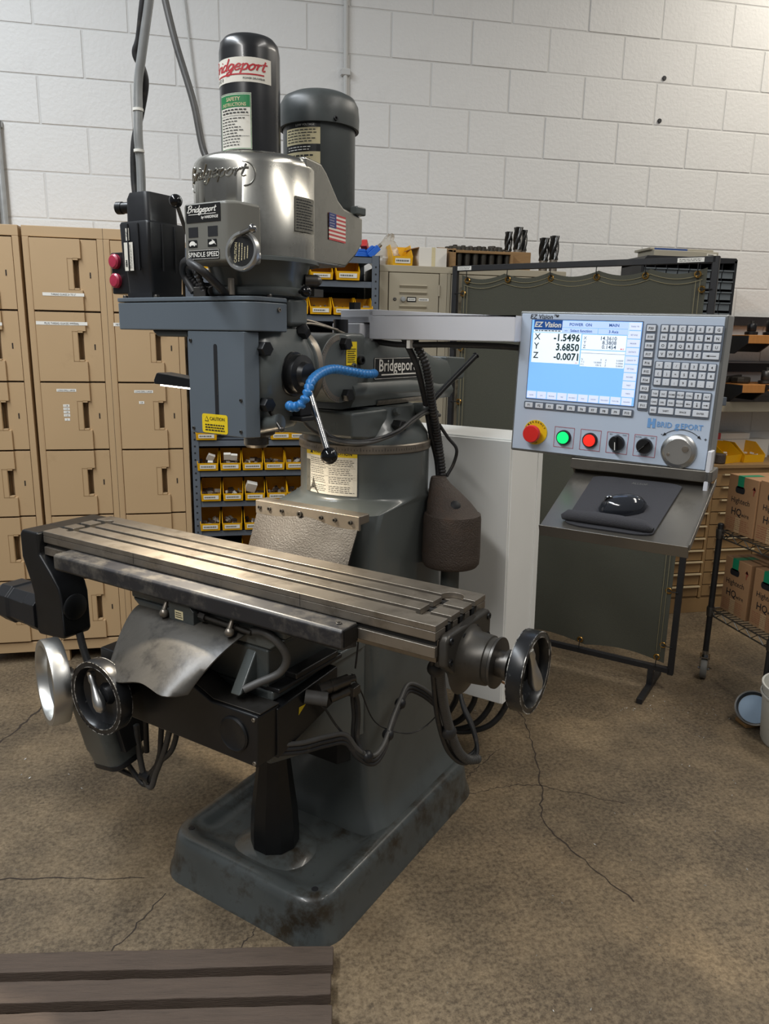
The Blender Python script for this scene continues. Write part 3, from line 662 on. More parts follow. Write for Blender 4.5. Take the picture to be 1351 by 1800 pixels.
# ---- spindle motor
b = MB(); b.lathe([(.080,1.80),(.086,1.81),(.090,1.82),(.090,2.01),(.085,2.012)],(0,.385,0),(0,0,1),56); mot = b.build('spindle_motor', 'mgrey_dark', mm)
b = MB(); b.lathe([(.092,2.004),(.099,2.004),(.1,2.03),(.097,2.058),(.088,2.074),(.070,2.083),(.001,2.087)],(0,.385,0),(0,0,1),56,False); b.build('fan_cover', 'mgrey_dark', mot, angle=50)
for a in (60,150): bolt((.099*math.sin(math.radians(a)),.385-.099*math.cos(math.radians(a)),2.012),(math.sin(math.radians(a)),-math.cos(math.radians(a)),0),.005,.005,mot,'black')
fm = wrapc((0,.385),.090,math.radians(8),1.92); b = MB(); b.patch(lift(fm,.0006),-.048,.048,.035,.085,10,1); b.mi = 2; b.patch(lift(fm,.0007),-.048,.048,.072,.085,10,1); b.patch(lift(fm,.0007),-.048,.048,.018,.035,10,1); b.mi = 0; b.patch(lift(fm,.0007),-.048,.048,-.035,.018,10,1); b.mi = 1; t = lift(fm,.0012)
b.scribble(t,-.043,.043,.038,.070,5,.3); b.scribble(t,-.043,.043,-.030,.014,5,.4); b.mi = 3; b.text('LOW VOLTAGE',t,.01,.0755,.007); b.scribble(t,-.04,.04,.02,.032,2,.3)
b.build('motor_label', ['label_cream','print_dark','label_black','print_white'], mot, smooth=False)
# ---- quill drive: belt box, slotted cover, servo motor
def arc(cx, cy, r, a0, a1, n=8): return [(cx+r*math.cos(math.radians(a0+(a1-a0)*i/n)), cy+r*math.sin(math.radians(a0+(a1-a0)*i/n))) for i in range(n+1)]
pl = [(-.326,.10),(-.326,.012)]+arc(-.314,.012,.012,180,270,3)+arc(.068,.045,.045,270,360,10)+[(.113,.115),(.05,.125),(-.2,.125)]
b = MB(); b.prism(pl,'z',1.512,1.575); bb = b.build('drive_belt_box', 'mgrey_flat', mm, bevel=.004, seg=2)
b = MB(); b.prism([(x*1.003,y if y > .02 else y-.001) for x, y in pl],'z',1.5765,1.586); b.build('belt_box_lid', 'mgrey_flat', bb, bevel=.002)
b = MB(); b.prism([(-.20,1.497),(-.10,1.497),(-.10,1.512),(-.22,1.512)],'y',.012,.08); b.build('box_bracket', 'mgrey_dark', bb, bevel=.004)
b = MB(); b.prism([(-.10,.035),(-.10,.055),(-.06,.075),(-.06,.035)],'z',1.586,1.61); b.cyl((-.055,.05,1.60),(-.045,.045,1.60),.012,12); b.build('box_clamp', 'steel_dark', bb, bevel=.003)
for x, y in ((-.315,.02),(-.205,.02),(.1,.07)): bolt((x,y,1.586),(0,0,1),.006,.007,bb,'steel_dark')
bolt((.1135,.085,1.56),(1,0,0),.005,.004,bb,'steel'); 
cv = [(-.088,.002),(.084,.002),(.100,.030),(.100,.033),(-.088,.033)]
b = MB(); b.prism(cv,'z',1.279,1.511); cov = b.build('slotted_cover', 'mgrey_flat', mm, bevel=.002)
b = MB(); fm = plane((-.002,.002,1.40),(1,0,0),(0,0,1),.0006); S = [(.0055*math.cos(math.radians(a)), .078+.0055*math.sin(math.radians(a))) for a in range(0,181,20)]+[(.0055*math.cos(math.radians(a)), -.078+.0055*math.sin(math.radians(a))) for a in range(180,361,20)]
b.add([fm(x,y) for x, y in S],[tuple(range(len(S)))]); b.mi = 1; b.patch(lift(fm,.0003),.0025,.0048,-.03,.02); b.build('slot', ['print_dark','steel_dark'], cov, smooth=False)
b = MB(); fm = plane((-.010,.002,1.305),(1,0,0),(0,0,1),.0008); L_ = [(x,y) for x, y, z in rrect(-.040,.040,-.023,.021,.006,0,4)]; b.add([fm(x,y) for x, y in L_],[tuple(range(len(L_)))]); b.mi = 1; t = lift(fm,.0008); b.text('CAUTION',t,.008,.007,.0105,bold=.01); b.add([t(-.031,.004),t(-.018,.004),t(-.0245,.016)],[(0,1,2)]); b.scribble(t,-.030,.032,-.019,-.001,3,.5,.1); b.mi = 0; b.add([lift(fm,.0012)(-.029,.0055),lift(fm,.0012)(-.020,.0055),lift(fm,.0012)(-.0245,.0135)],[(0,1,2)])
b.build('caution_label', ['label_yellow','print_dark'], cov, smooth=False, label='yellow caution sticker')
for x, z in ((-.078,1.29),(.07,1.292),(.072,1.362),(-.078,1.49)): bolt((x,.002,z),(0,-1,0),.004,.003,cov,'steel_dark')
b = MB(); b.T = Matrix.Translation((-.277,.082,0))
b.box(-.043,.043,-.05,.05,1.586,1.60); b.loft([rrect(-.043,.043,-.05,.05,.010,1.60,4), rrect(-.045,.045,-.052,.052,.010,1.65,4), rrect(-.050,.050,-.058,.058,.010,1.66,4), rrect(-.053,.053,-.06,.06,.010,1.757,4), rrect(-.050,.050,-.058,.058,.010,1.762,4)])
b.loft([rrect(-.040,.040,-.049,.049,.013,1.762,4), rrect(-.039,.039,-.048,.048,.013,1.815,4), rrect(-.034,.034,-.044,.044,.013,1.829,4)])
sv = b.build('quill_servo_motor', 'black_plastic', mm, angle=35)
b = MB(); b.T = Matrix.Translation((-.277,.082,0))
for a in (-1,1): b.box(a*.018-.002,a*.018+.002,-.0635,-.058,1.65,1.757); b.box(.052,.0555,a*.02-.002,a*.02+.002,1.65,1.757)
b.build('motor_rib', 'black_plastic', sv, bevel=.001)
b = MB(); fm = plane((-.297,.0215,1.685),(1,0,0),(0,0,1),.001); b.patch(fm,-.014,.017,-.035,.030); b.patch(fm,-.006,.006,.034,.062); b.mi = 1; fr2 = plane((-.297,.0215,1.685),(0,0,1),(-1,0,0),.0018); b.text('SEM',fr2,-.018,.004,.009,bold=.03); b.text('CE',fr2,.048,-.004,.011); b.scribble(fr2,-.03,.028,-.014,.001,4,.25)
b.build('motor_label', ['label_white','print_dark'], sv, smooth=False)
b = MB(); b.cyl((-.315,.06,1.80),(-.352,.05,1.80),.013,18); b.cyl((-.345,.052,1.80),(-.36,.048,1.80),.0145,18); b.build('cable_plug', 'black', sv)
b = MB(); b.box(-.412,-.333,.06,.10,1.60,1.70); lb = b.build('switch_box', 'black', mm, bevel=.003)
for z in (1.632,1.678): b = MB(); b.lathe([(.018,0),(.018,.008),(.014,.012),(.001,.013)],(-.392,.06,z),(0,-1,0),22); b.build('red_cap', 'crimson', lb)

# ---- table
TX0, TX1, TY0, TY1, TZ = -.682, .588, -.015, .218, .951
def slotw(): return ((.046),(.1015),(.157))
b = MB(); bars = [(TY0,.038),(.0525,.0935),(.1085,.1495),(.1645,TY1)]
for i, (a, c) in enumerate(bars):
    xa, xb = (-.615,.515) if i in (1,2) else (TX0,TX1)
    if i in (1,2): b.box(xa,xb,a,c,.937,TZ)
    elif i == 0: b.prism([(TX0,a),(TX1,a),(TX1,c)]+[(.5265+.0125*math.cos(t_),c-.0125*math.sin(t_)) for t_ in [PI*k/8 for k in range(9)]]+[(-.6265+.0125*math.cos(t_),c-.0125*math.sin(t_)) for t_ in [PI*k/8 for k in range(9)]]+[(TX0,c)],'z',.937,TZ)
    else: b.prism([(TX0,c),(TX0,a)]+[(-.6265-.016*math.cos(t_),a+.016*math.sin(t_)) for t_ in [PI*k/8 for k in range(9)]]+[(.532-.026*math.cos(t_),a+.026*math.sin(t_)) for t_ in [PI*k/8 for k in range(9)]]+[(TX1,a),(TX1,c)],'z',.937,TZ)
    if i in (1,2): b.box(TX0,-.638,a,c,.937,TZ); b.box(.538,TX1,a,c,.937,TZ)
tab_top = b
b.box(TX0,TX1,TY0,.028,.918,.937); b.box(TX0,TX1,.0625,.0835,.918,.937); b.box(TX0,TX1,.1185,.1395,.918,.937); b.box(TX0,TX1,.1745,TY1,.918,.937)
b.box(TX0+.0005,TX1-.0005,TY0+.0005,TY1-.0005,.9165,.920); b.box(TX0,TX1,TY0+.012,TY1-.012,.904,.9165)
b.box(TX0,TX1,TY0,TY1,.881,.905); b.box(TX0+.02,TX1-.02,.03,.17,.85,.881)
table = b.build('table', 'steel', mm, bevel=.0016, seg=1)
b = MB(); b.box(TX0+.002,TX1-.002,TY0+.009,TY0+.013,.9052,.9164); b.build('ledge_groove_shade', 'black_matte', table)  # black strip set into the ledge groove, standing in for its shade
for ya, yb in ((.0382,.0523),(.0937,.1083),(.1497,.1643)):  # black fill in the T-slots: oily grime plus their inner shade as colour
    b = MB(); b.box(TX0+.001,TX1-.001,ya,yb,.919,.9365); b.build('slot_grime_shade', 'black_matte', table)
for xa, xb in ((-.6378,-.6152),(.5152,.5378)):  # same fill across the slot ends, grime and shade together
    b = MB(); b.box(xa,xb,.0524,.1496,.919,.9362); b.build('slot_grime_shade', 'black_matte', table)
b = MB(); b.box(-.30,-.2992,TY0-.0004,TY0,.922,.949); b.box(.247,.2478,TY0-.0004,TY0,.922,.949); b.build('index_mark', 'print_dark', table)
# long black scale cover on the table front
b = MB(); b.prism([(TY0-.001,.862),(TY0-.001,.918),(-.068,.918),(-.074,.912),(-.074,.878),(-.068,.872)],'x',-.553,.402); sb = b.build('scale_cover', 'scale_black', mm, bevel=.003)
bolt((.375,-.045,.918),(0,0,1),.006,.003,sb,'steel_dark')
b = MB(); b.box(.402,.404,-.066,TY0-.002,.878,.914); b.build('end_cap', 'black', sb)
# right end bracket, bearing, wheel
def ring_poly(cy, cz, pts): return pts
b = MB(); pl2 = [(-.005,.915),(.005,.928),(.195,.928),(.205,.915),(.205,.862),(.165,.83),(.15,.80),(.05,.80),(.035,.83),(-.005,.862)]
b.prism(pl2,'x',TX1,TX1+.022); rb = b.build('end_bracket', 'steel_end', mm, bevel=.007, seg=3)
for y, z in ((.012,.915),(.19,.913),(.012,.868),(.19,.868),(.07,.905),(.13,.905)): bolt((TX1+.022,y,z),(1,0,0),.008,.003,rb,'black')
b = MB(); b.lathe([(.085,.0),(.066,.008),(.056,.02),(.053,.055),(.050,.057),(.050,.068),(.030,.069)],(TX1+.015,.10,.853),(1,0,0),40); b.build('bearing_housing', 'steel_end', rb)
b = MB(); b.lathe([(.052,.068),(.054,.07),(.054,.075),(.028,.076),(.028,.092),(.033,.093),(.033,.101),(.026,.102),(.018,.104),(.018,.117),(.024,.119),(.024,.133)],(TX1+.015,.10,.853),(1,0,0),36); b.build('dial_collar', 'steel_dark', rb)
def handwheel(name, c, axis, r, wdt, mats, hang, parent=mm, seg=56, handle=True, hub=.022):
    ax = Vector(axis).normalized(); c = Vector(c); o = MB()
    o.lathe([(r*.985,-wdt*.5),(r,-wdt*.35),(r,wdt*.35),(r*.98,wdt*.5),(r*.86,wdt*.5),(r*.83,wdt*.35),(r*.80,-wdt*.1),(r*.60,-wdt*.42),(hub*1.3,-wdt*.45),(hub,-wdt*.1),(hub*.55,0),(.001,0)],c,ax,seg,False,False)
    o.lathe([(r*.985,-wdt*.5),(r*.8,-wdt*.55),(hub*1.3,-wdt*.75),(hub*1.2,-wdt*1.1),(.001,-wdt*1.1)],c,ax,seg,False,False)
    w_ = o.build(name, mats, parent, angle=32)
    if mats == 'black_worn':
        for rr_, hh_ in ((r*.99,wdt*.5),(r*.99,-wdt*.46),(r*.865,wdt*.5)):
            e_ = MB(); e_.lathe([(rr_-.0012,hh_-.001),(rr_+.0009,hh_-.0006),(rr_+.0007,hh_+.0009),(rr_-.0012,hh_+.0006)],c,ax,seg,False,False); e_.build('worn_rim_edge', 'worn_edge', w_)
    if handle:
        up = (Vector((0,0,1))-ax*ax.z).normalized(); sd = ax.cross(up)
        d = up*math.cos(hang)+sd*math.sin(hang); p = c+d*r*.62+ax*(-wdt*.1)
        h = MB(); q = (ax*.12-d*1.0).normalized(); s0 = p+ax*wdt*.25
        h.lathe([(.0075,0),(.0095,.012),(.0075,.022),(.010,.04),(.0145,.062),(.0155,.076),(.012,.090),(.004,.097),(.001,.097)],s0,q,18); h.cyl(p,s0+ax*.004,.009,14)
        h.build('wheel_handle', 'alu_bright', w_, angle=50)
    return w_
handwheel('table_handwheel',(.742,.10,.853),(1,0,0),.084,.032,'black_worn',.25)
# left end drive casting and motor
b = MB(); b.prism([(-.768,.935),(-.758,.948),(-.683,.948),(-.683,.885),(-.64,.84),(-.605,.80),(-.596,.77),(-.594,.655),(-.604,.645),(-.715,.635),(-.725,.645),(-.727,.76),(-.74,.80),(-.768,.865)],'y',-.032,.058)
b.prism([(-.768,.935),(-.758,.948),(-.683,.948),(-.683,.86),(-.768,.86)],'y',.05,.215)
ld = b.build('left_drive_casting', 'black', mm, bevel=.007, seg=3)
b = MB(); b.lathe([(.038,0),(.038,.004),(.034,.007),(.001,.008)],(-.594,.008,.735),(1,0,0),32); b.build('round_cover', 'black', ld)
b = MB()
def oct_ring(x, s_): return [(x,.02+s_*c*.055,.69+s_*d*.055) for c, d in ((-.55,-1),(.55,-1),(1,-.55),(1,.55),(.55,1),(-.55,1),(-1,.55),(-1,-.55))]
b.loft([oct_ring(-.727,1.05),oct_ring(-.78,1.05),oct_ring(-.785,.98),oct_ring(-.86,.98),oct_ring(-.865,1.08),oct_ring(-.915,1.06),oct_ring(-.955,.7),oct_ring(-.975,.62)])
b.build('table_servo_motor', 'black_plastic', mm, angle=25, bevel=.002)
# ---- saddle, knee, elevating screw
b = MB(); b.box(-.30,.215,-.028,.21,.835,.881); b.prism([(-.30,.835),(.215,.835),(.17,.80),(-.25,.80)],'y',-.028,.21)
sad = b.build('saddle', 'mgrey', mm, bevel=.006)
b = MB(); b.box(-.17,.165,-.03,.25,.70,.80); b.build('lower_saddle', 'mgrey_dark', sad, bevel=.006)
b = MB(); b.prism([(-.02,.805),(.06,.835),(.06,.72),(-.09,.70)],'x',.10,.13); b.build('saddle_guard', 'mgrey', sad, bevel=.004)
bolt((.13,.0,.775),(1,0,0),.011,.006,sad,'black')
b = MB(); b.prism([(-.03,.70),(.372,.70),(.372,.40),(.16,.455),(-.03,.51)],'x',-.168,.168); b.box(-.175,.178,-.03,.36,.675,.70)
knee = b.build('knee', 'mgrey', mm, bevel=.006)
b = MB(); b.prism([(-.045,.672),(.19,.69),(.19,.60),(-.045,.545)],'x',.168,.205); kb = b.build('knee_side_cover', 'black', knee, bevel=.004)
b = MB(); b.box(.13,.198,-.03,.22,.70,.712); b.box(.150,.200,.03,.20,.712,.728); b.build('way_strip', 'black', knee, bevel=.004)
b = MB(); fm = plane((.205,.045,.628),(0,1,0),(0,0,1),.001); b.add([fm(-.016,-.004),fm(.012,.014),fm(-.014,.016)],[(0,1,2)]); b.build('warning_triangle', 'label_yellow', kb, smooth=False)
b = MB(); b.lathe([(.062,.106),(.068,.112),(.068,.16),(.064,.22),(.054,.30),(.046,.37),(.046,.46)],(0,.175,0),(0,0,1),10); b.build('elevating_screw_cover', 'black', mm, angle=20)
b = MB(); b.cyl((0,.175,.36),(0,.175,.50),.03,20); b.build('elevating_screw', 'steel_dark', mm)
# ---- front drive housing
b = MB(); b.prism([(-.335,.548),(.198,.550),(.200,.678),(.058,.676),(-.006,.702),(-.02,.715),(-.335,.715)],'y',-.108,-.032)
fh = b.build('front_drive_housing', 'black', mm, bevel=.005, seg=2)
b = MB(); b.prism([(-.006,.7035),(.058,.6775),(.200,.6795),(.200,.6825),(.058,.6805),(-.006,.7065)],'y',-.1,-.034); b.build('top_edge_plate', 'steel_dark', fh, bevel=.001)
b = MB(); b.lathe([(.043,0),(.043,.003),(.039,.006),(.035,.003),(.001,.003)],(.128,-.108,.615),(0,-1,0),36); b.build('round_cover', 'black', fh)
for x, z in ((.189,.668),(.189,.56)): bolt((x,-.108,z),(0,-1,0),.005,.003,fh,'steel')
b = MB(); b.cyl((-.245,-.1,.628),(-.245,-.15,.628),.028,24); b.build('handwheel_hub', 'black', fh)
handwheel('cross_handwheel',(-.252,-.172,.628),(0,-1,0),.094,.036,'black_worn',.55)
ka = Vector((-.40,-1,0.03)).normalized()
kc = Vector((-.49,-.145,.592))
handwheel('knee_handwheel',kc,ka,.116,.044,'alu_bright',0,handle=False,hub=.024)
b = MB(); b.cyl(kc-ka*.02,kc-ka*.10,.014,18); b.lathe([(.026,-.03),(.026,-.05),(.018,-.06)],kc,ka,20); b.build('knee_shaft', 'steel', mm)
b = MB(); b.box(-.43,-.335,-.06,.02,.555,.625); b.build('knee_shaft_bracket', 'mgrey_dark', knee, bevel=.01)
# rubber sheet over the front housing
b = MB(); nu, nv = 24, 16
def sheet(u, v):
    def lerp(a, c, t): return a+(c-a)*t
    yl = -.04-.135*v+.01*math.sin(v*PI); zl = .826-.02*v-.115*v*v
    yr = -.033-.205*v; zr = .829-.085*v**1.25
    cu = u*u*(3-2*u)
    y = lerp(yl,yr,cu); z = lerp(zl,zr,cu) + .010*math.sin(v*PI)*math.sin(u*PI) - .010*math.sin(u*PI*2.3+.6)*v*v
    x = lerp(-.258,.104,u) + (-.03*v if u > .5 else .0)*(u-.5)*2
    k = max(0,(u-.80)/.2); y += .045*k**3*v**2.2
    k2 = max(0,(.2-u)/.2); y += .03*k2**3*v**2
    return (x, y, z)
fr = [sheet(i/nu,j/nv) for j in range(nv+1) for i in range(nu+1)]; W_ = nu+1; K = len(fr)
bk = [(p[0],p[1]+.002,p[2]-.003) for p in fr]
fs = [(j*W_+i,j*W_+i+1,(j+1)*W_+i+1,(j+1)*W_+i) for j in range(nv) for i in range(nu)]
sd = [(j*W_,(j+1)*W_,K+(j+1)*W_,K+j*W_) for j in range(nv)]+[(j*W_+nu,K+j*W_+nu,K+(j+1)*W_+nu,(j+1)*W_+nu) for j in range(nv)]+[(nv*W_+i,nv*W_+i+1,K+nv*W_+i+1,K+nv*W_+i) for i in range(nu)]
b.add(fr+bk, fs+[tuple(K+i for i in reversed(f)) for f in fs]+sd)
b.build('front_way_sheet', 'rubber_sheet', mm, angle=60, label='bent grey rubber sheet draped over the front drive housing')
# table lock levers, stop block
for x in (-.14,.077):
    b = MB(); b.tube([(x,-.045,.875),(x+.002,-.055,.86),(x+.002,-.062,.845)],[.004,.005,.006],10); b.sphere((x+.002,-.063,.836),.0115,16,10); b.build('table_lock_lever', 'steel', sad)
b = MB(); b.prism([(-.122,.825),(-.045,.818),(-.038,.825),(-.038,.858),(-.052,.87),(-.122,.87)],'y',-.062,-.03); sbk = b.build('stop_block', 'mgrey_dark', sad, bevel=.002)
b = MB(); fm = plane((-.085,-.062,.842),(1,0,0),(0,0,1),.0008); b.patch(fm,-.015,.013,-.011,.011); b.mi = 1; b.scribble(lift(fm,.0006),-.012,.011,-.008,.008,3,.4); b.build('stop_label', ['label_cream','print_dark'], sbk, smooth=False)
b = MB(); b.cyl((-.038,-.045,.848),(.13,-.045,.84),.0065,12); b.cyl((-.03,-.045,.848),(-.012,-.045,.847),.012,6); b.cyl((.06,-.045,.844),(.085,-.045,.843),.009,12); b.build('feed_rod', 'steel_dark', sad)
def hose(name, pts, r, m, parent, seg=10, n=10): 
    h = MB(); h.tube(bez(pts,n), r, seg); return h.build(name, m, parent, angle=60)
hose('oil_hose',[(.122,-.035,.84),(.165,-.04,.848),(.20,-.03,.825),(.208,-.015,.785),(.19,-.02,.748),(.154,-.05,.726),(.13,-.075,.712)],.0095,'hose_grey',mm)
hose('knee_rod',[(-.28,-.02,.55),(-.283,-.02,.46),(-.285,-.02,.388)],.0075,'black',mm,10,3)
# cross feed servo under the housing
b = MB(); b.T = Matrix.Translation((-.425,-.03,.435)) @ Matrix.Rotation(math.radians(-9),4,'Y') @ Matrix.Rotation(math.radians(8),4,'X')
b.loft([rrect(-.05,.05,-.05,.05,.03,-.105,6), rrect(-.056,.056,-.056,.056,.03,-.10,6), rrect(-.062,.062,-.06,.06,.03,-.06,6), rrect(-.064,.064,-.062,.062,.03,-.055,6), rrect(-.066,.066,-.064,.064,.03,.10,6)])
ys = b.build('cross_servo_motor', 'mgrey', mm, angle=40)
b = MB(); b.T = Matrix.Translation((-.425,-.03,.435)) @ Matrix.Rotation(math.radians(-9),4,'Y') @ Matrix.Rotation(math.radians(8),4,'X')
b.loft([rrect(-.052,.052,-.05,.052,.03,-.118,6), rrect(-.058,.058,-.057,.057,.03,-.112,6), rrect(-.058,.058,-.057,.057,.03,-.098,6)]); b.box(.055,.085,-.03,.05,-.06,.06); b.build('motor_end_cap', 'black_plastic', ys, bevel=.004)
hose('servo_cable',[(-.44,-.03,.315),(-.43,-.01,.285),(-.38,0,.275),(-.32,0,.29),(-.26,0,.355),(-.19,-.01,.43),(-.142,-.02,.56)],.0075,'hose',mm)
hose('servo_cable',[(-.38,-.02,.34),(-.365,-.01,.30),(-.33,0,.262),(-.30,0,.29),(-.26,0,.37),(-.225,-.02,.45),(-.21,-.02,.56)],.0075,'hose',mm)
hose('servo_cable',[(-.335,-.01,.45),(-.335,-.005,.36),(-.325,0,.285),(-.30,.0,.265),(-.275,0,.32),(-.22,-.01,.42),(-.165,-.02,.56)],.0085,'hose_grey',mm)
b = MB(); b.cyl((-.335,0,.292),(-.30,0,.292),.014,12); b.build('cable_tie', 'black_plastic', mm)
hose('left_drive_cable',[(-.60,.02,.65),(-.585,.02,.60),(-.56,.02,.555),(-.52,.03,.52)],.011,'hose',mm)
# lubrication valves at the knee side
b = MB(); b.cyl((.205,.055,.662),(.25,.085,.655),.017,18); b.build('oil_filter_cup', 'hose_grey', mm)
b = MB(); b.cyl((.225,.085,.672),(.262,.155,.682),.014,18); b.cyl((.24,.113,.676),(.246,.123,.677),.0155,18); b.cyl((.262,.155,.682),(.272,.17,.684),.009,12); b.build('solenoid_valve', 'steel_dark', mm)
b = MB(); b.cyl((.235,.115,.640),(.268,.165,.655),.012,16); b.box(.262,.282,.15,.18,.64,.665); b.build('pipe_fitting', 'steel_dark', mm, bevel=.002)
# cables along the knee, loops to the column
for k, dz in enumerate((0,.012,-.011)):
    hose('knee_cable',[(.19,-.035,.56+dz),(.215,.03,.542+dz),(.232,.10,.530+dz),(.250,.16,.514+dz),(.268,.19,.465+dz),(.288,.23,.432+dz),(.290,.28,.442+dz),(.268,.36,.476+dz),(.25,.43,.497+dz),(.236,.50,.512+dz),(.262,.54,.49+dz),(.300,.58,.44+dz)],.0065,('hose','hose_grey','hose')[k],mm,8,8)
b = MB()
for p in ((.281,.215,.448),(.279,.32,.46),(.2505,.43,.497)):
    b = MB(); b.sphere(p,.0165,10,8); b.build('cable_tie', 'black_plastic', mm)
for dx in (0,.014): hose('drop_cable',[(.268,.165,.66),(.258+dx,.18,.62),(.249+dx,.2,.56),(.247+dx,.2,.50),(.262+dx,.2,.462)],.006,'hose',mm,8,8)
hose('thin_wire',[(.225,.06,.65),(.228,.10,.62),(.232,.14,.56),(.25,.17,.51)],.003,'hose',mm,6,8)
hose('thin_wire',[(.262,.17,.69),(.243,.24,.61),(.252,.3,.497),(.283,.4,.428),(.301,.48,.415),(.34,.52,.466)],.002,'hose',mm,6,8)
hose('thin_wire',[(.268,.185,.85),(.266,.19,.77),(.262,.185,.70)],.0025,'hose',mm,6,6)
p, r_ = corr(bez([(.535,.11,.862),(.523,.13,.827),(.492,.2,.717),(.462,.3,.574),(.446,.4,.437),(.452,.455,.378),(.47,.50,.362)],14),.0135,.009,.82)
b = MB(); b.tube(p,r_,12); b.build('corrugated_conduit', 'hose_grey', mm, angle=80)
for k in range(3):
    o = Vector((-.016-.005*k,.008*k,.004*k))
    hose('table_cable',[Vector(q)+o for q in ((.53,.11,.85),(.505,.17,.74),(.465,.28,.57),(.448,.38,.43),(.462,.45,.365),(.478,.50,.375),(.45,.53,.42),(.40,.56,.47),(.35,.62,.52))],.0058,'hose',mm,8,8)
for pz in ((.503,.155,.775),(.455,.33,.52)):
    b = MB(); b.sphere(pz,.021,10,8); b.build('cable_tie', 'hose', mm)
# cables from the swing arm down behind the column
p, r_ = corr(bez([(.185,.56,1.505),(.20,.585,1.46),(.209,.6,1.42),(.200,.66,1.306),(.192,.71,1.215),(.197,.725,1.15),(.205,.73,1.085)],14),.0125,.010,.80)
b = MB(); b.tube(p,r_,12); b.build('corrugated_conduit', 'hose', mm, angle=80)
hose('arm_cable',[(.162,.55,1.505),(.178,.58,1.45),(.184,.6,1.41),(.176,.66,1.32),(.170,.71,1.225),(.178,.735,1.15),(.19,.73,1.085)],.009,'hose',mm)
hose('arm_cable',[(.20,.70,1.26),(.215,.73,1.22),(.235,.75,1.185),(.225,.755,1.14),(.21,.74,1.10)],.005,'hose',mm)
hose('arm_cable',[(.196,.70,1.25),(.182,.745,1.19),(.190,.75,1.13),(.20,.735,1.085)],.008,'hose',mm)
hose('looped_cable',[(.04,.24,1.325),(.06,.255,1.285),(.10,.26,1.262),(.16,.26,1.250),(.218,.29,1.250),(.24,.38,1.265),(.222,.5,1.285),(.19,.64,1.298),(.19,.72,1.285)],.0055,'hose_grey',mm)
hose('looped_cable',[(.06,.24,1.35),(.09,.25,1.30),(.13,.26,1.262),(.18,.27,1.254),(.224,.30,1.256),(.244,.39,1.272),(.224,.5,1.292),(.19,.64,1.304),(.188,.71,1.295)],.0045,'hose',mm)
hose('belt_box_cable',[(-.122,.06,1.60),(-.147,.055,1.64),(-.118,.03,1.664),(-.06,.0,1.662),(-.02,-.045,1.652),(.02,-.05,1.634),(.024,.0,1.60),(.01,.05,1.578)],.009,'hose',mm)
p, r_ = corr(bez([(-.10,.08,1.59),(-.13,.06,1.635),(-.108,.035,1.655),(-.06,.01,1.640),(-.05,.02,1.60)],12),.008,.008,.8); b = MB(); b.tube(p,r_,10); b.build('belt_box_cable', 'hose', mm, angle=80)
# blue segmented coolant nozzle
bp = [(.150,.075,1.352),(.168,.06,1.350),(.196,.06,1.356),(.205,.07,1.383),(.196,.095,1.406),(.180,.15,1.422),(.166,.22,1.429),(.160,.3,1.421),(.160,.36,1.414),(.150,.42,1.412),(.125,.46,1.412)]
B = bez(bp,30); acc = 0.; last = B[0]; noz = None; segs = []
P_ = [B[0]]
for i in range(1,len(B)):
    if (B[i]-P_[-1]).length >= .0145: P_.append(B[i])
b = MB()
nz = empty('coolant_nozzle', (0,0,0)); nz.parent = mm; ORI[nz] = Vector((0,0,0))
for i in range(len(P_)-1):
    a_, c_ = P_[i], P_[i+1]; d_ = c_-a_
    b = MB(); b.lathe([(.006,-.003),(.0066,.0005),(.0112,d_.length*.38),(.0112,d_.length*.72),(.0070,d_.length*.98)],a_,d_,16); b.build('hose_segment', 'blue_hose', nz, angle=50)
b = MB(); b.cyl(P_[-1],(.105,.47,1.412),.008,12); b.build('hose_fitting', 'steel_dark', nz)
b = MB(); b.tube(bez([(.02,.20,1.525),(.03,.26,1.545),(.05,.34,1.532),(.06,.42,1.512)],8),.0035,8); b.tube(bez([(.05,.23,1.53),(.055,.28,1.535),(.07,.37,1.522)],8),.003,8); b.build('oil_line', 'steel', head)
# ---- rough cast cover hanging at the column side
b = MB(); cx, cy = .255, .70
def fring(r, z, ox=0., sq=.0):
    return [(cx+ox+r*math.cos(a)*(1+sq*abs(math.sin(2*a))), cy+r*math.sin(a)*(1+sq*abs(math.sin(2*a))), z) for a in [2*PI*i/40 for i in range(40)]]
b.loft([fring(.060,.838), fring(.080,.842), fring(.086,.85), fring(.0875,.87), fring(.086,.985), fring(.084,1.0), fring(.078,1.003), fring(.066,1.03,-.012), fring(.048,1.06,-.028), fring(.032,1.085,-.044), fring(.024,1.10,-.050), fring(.022,1.105,-.050)])
fun = b.build('cast_cover', 'cast_rust', mm, angle=45, label='rough brown cast cover hanging from cables beside the column')
b = MB(); o_ = Vector((cx+.030,cy-.042,1.035)); nn = Vector((.55,-.62,.6)).normalized(); b.lathe([(.016,0),(.012,.003),(.001,.0035)],o_,nn,10); b.build('broken_hole', 'print_dark', fun)
b = MB(); b.cyl((.255,.70,.76),(.255,.70,.845),.028,20); b.build('cover_stem', 'mgrey_dark', fun)
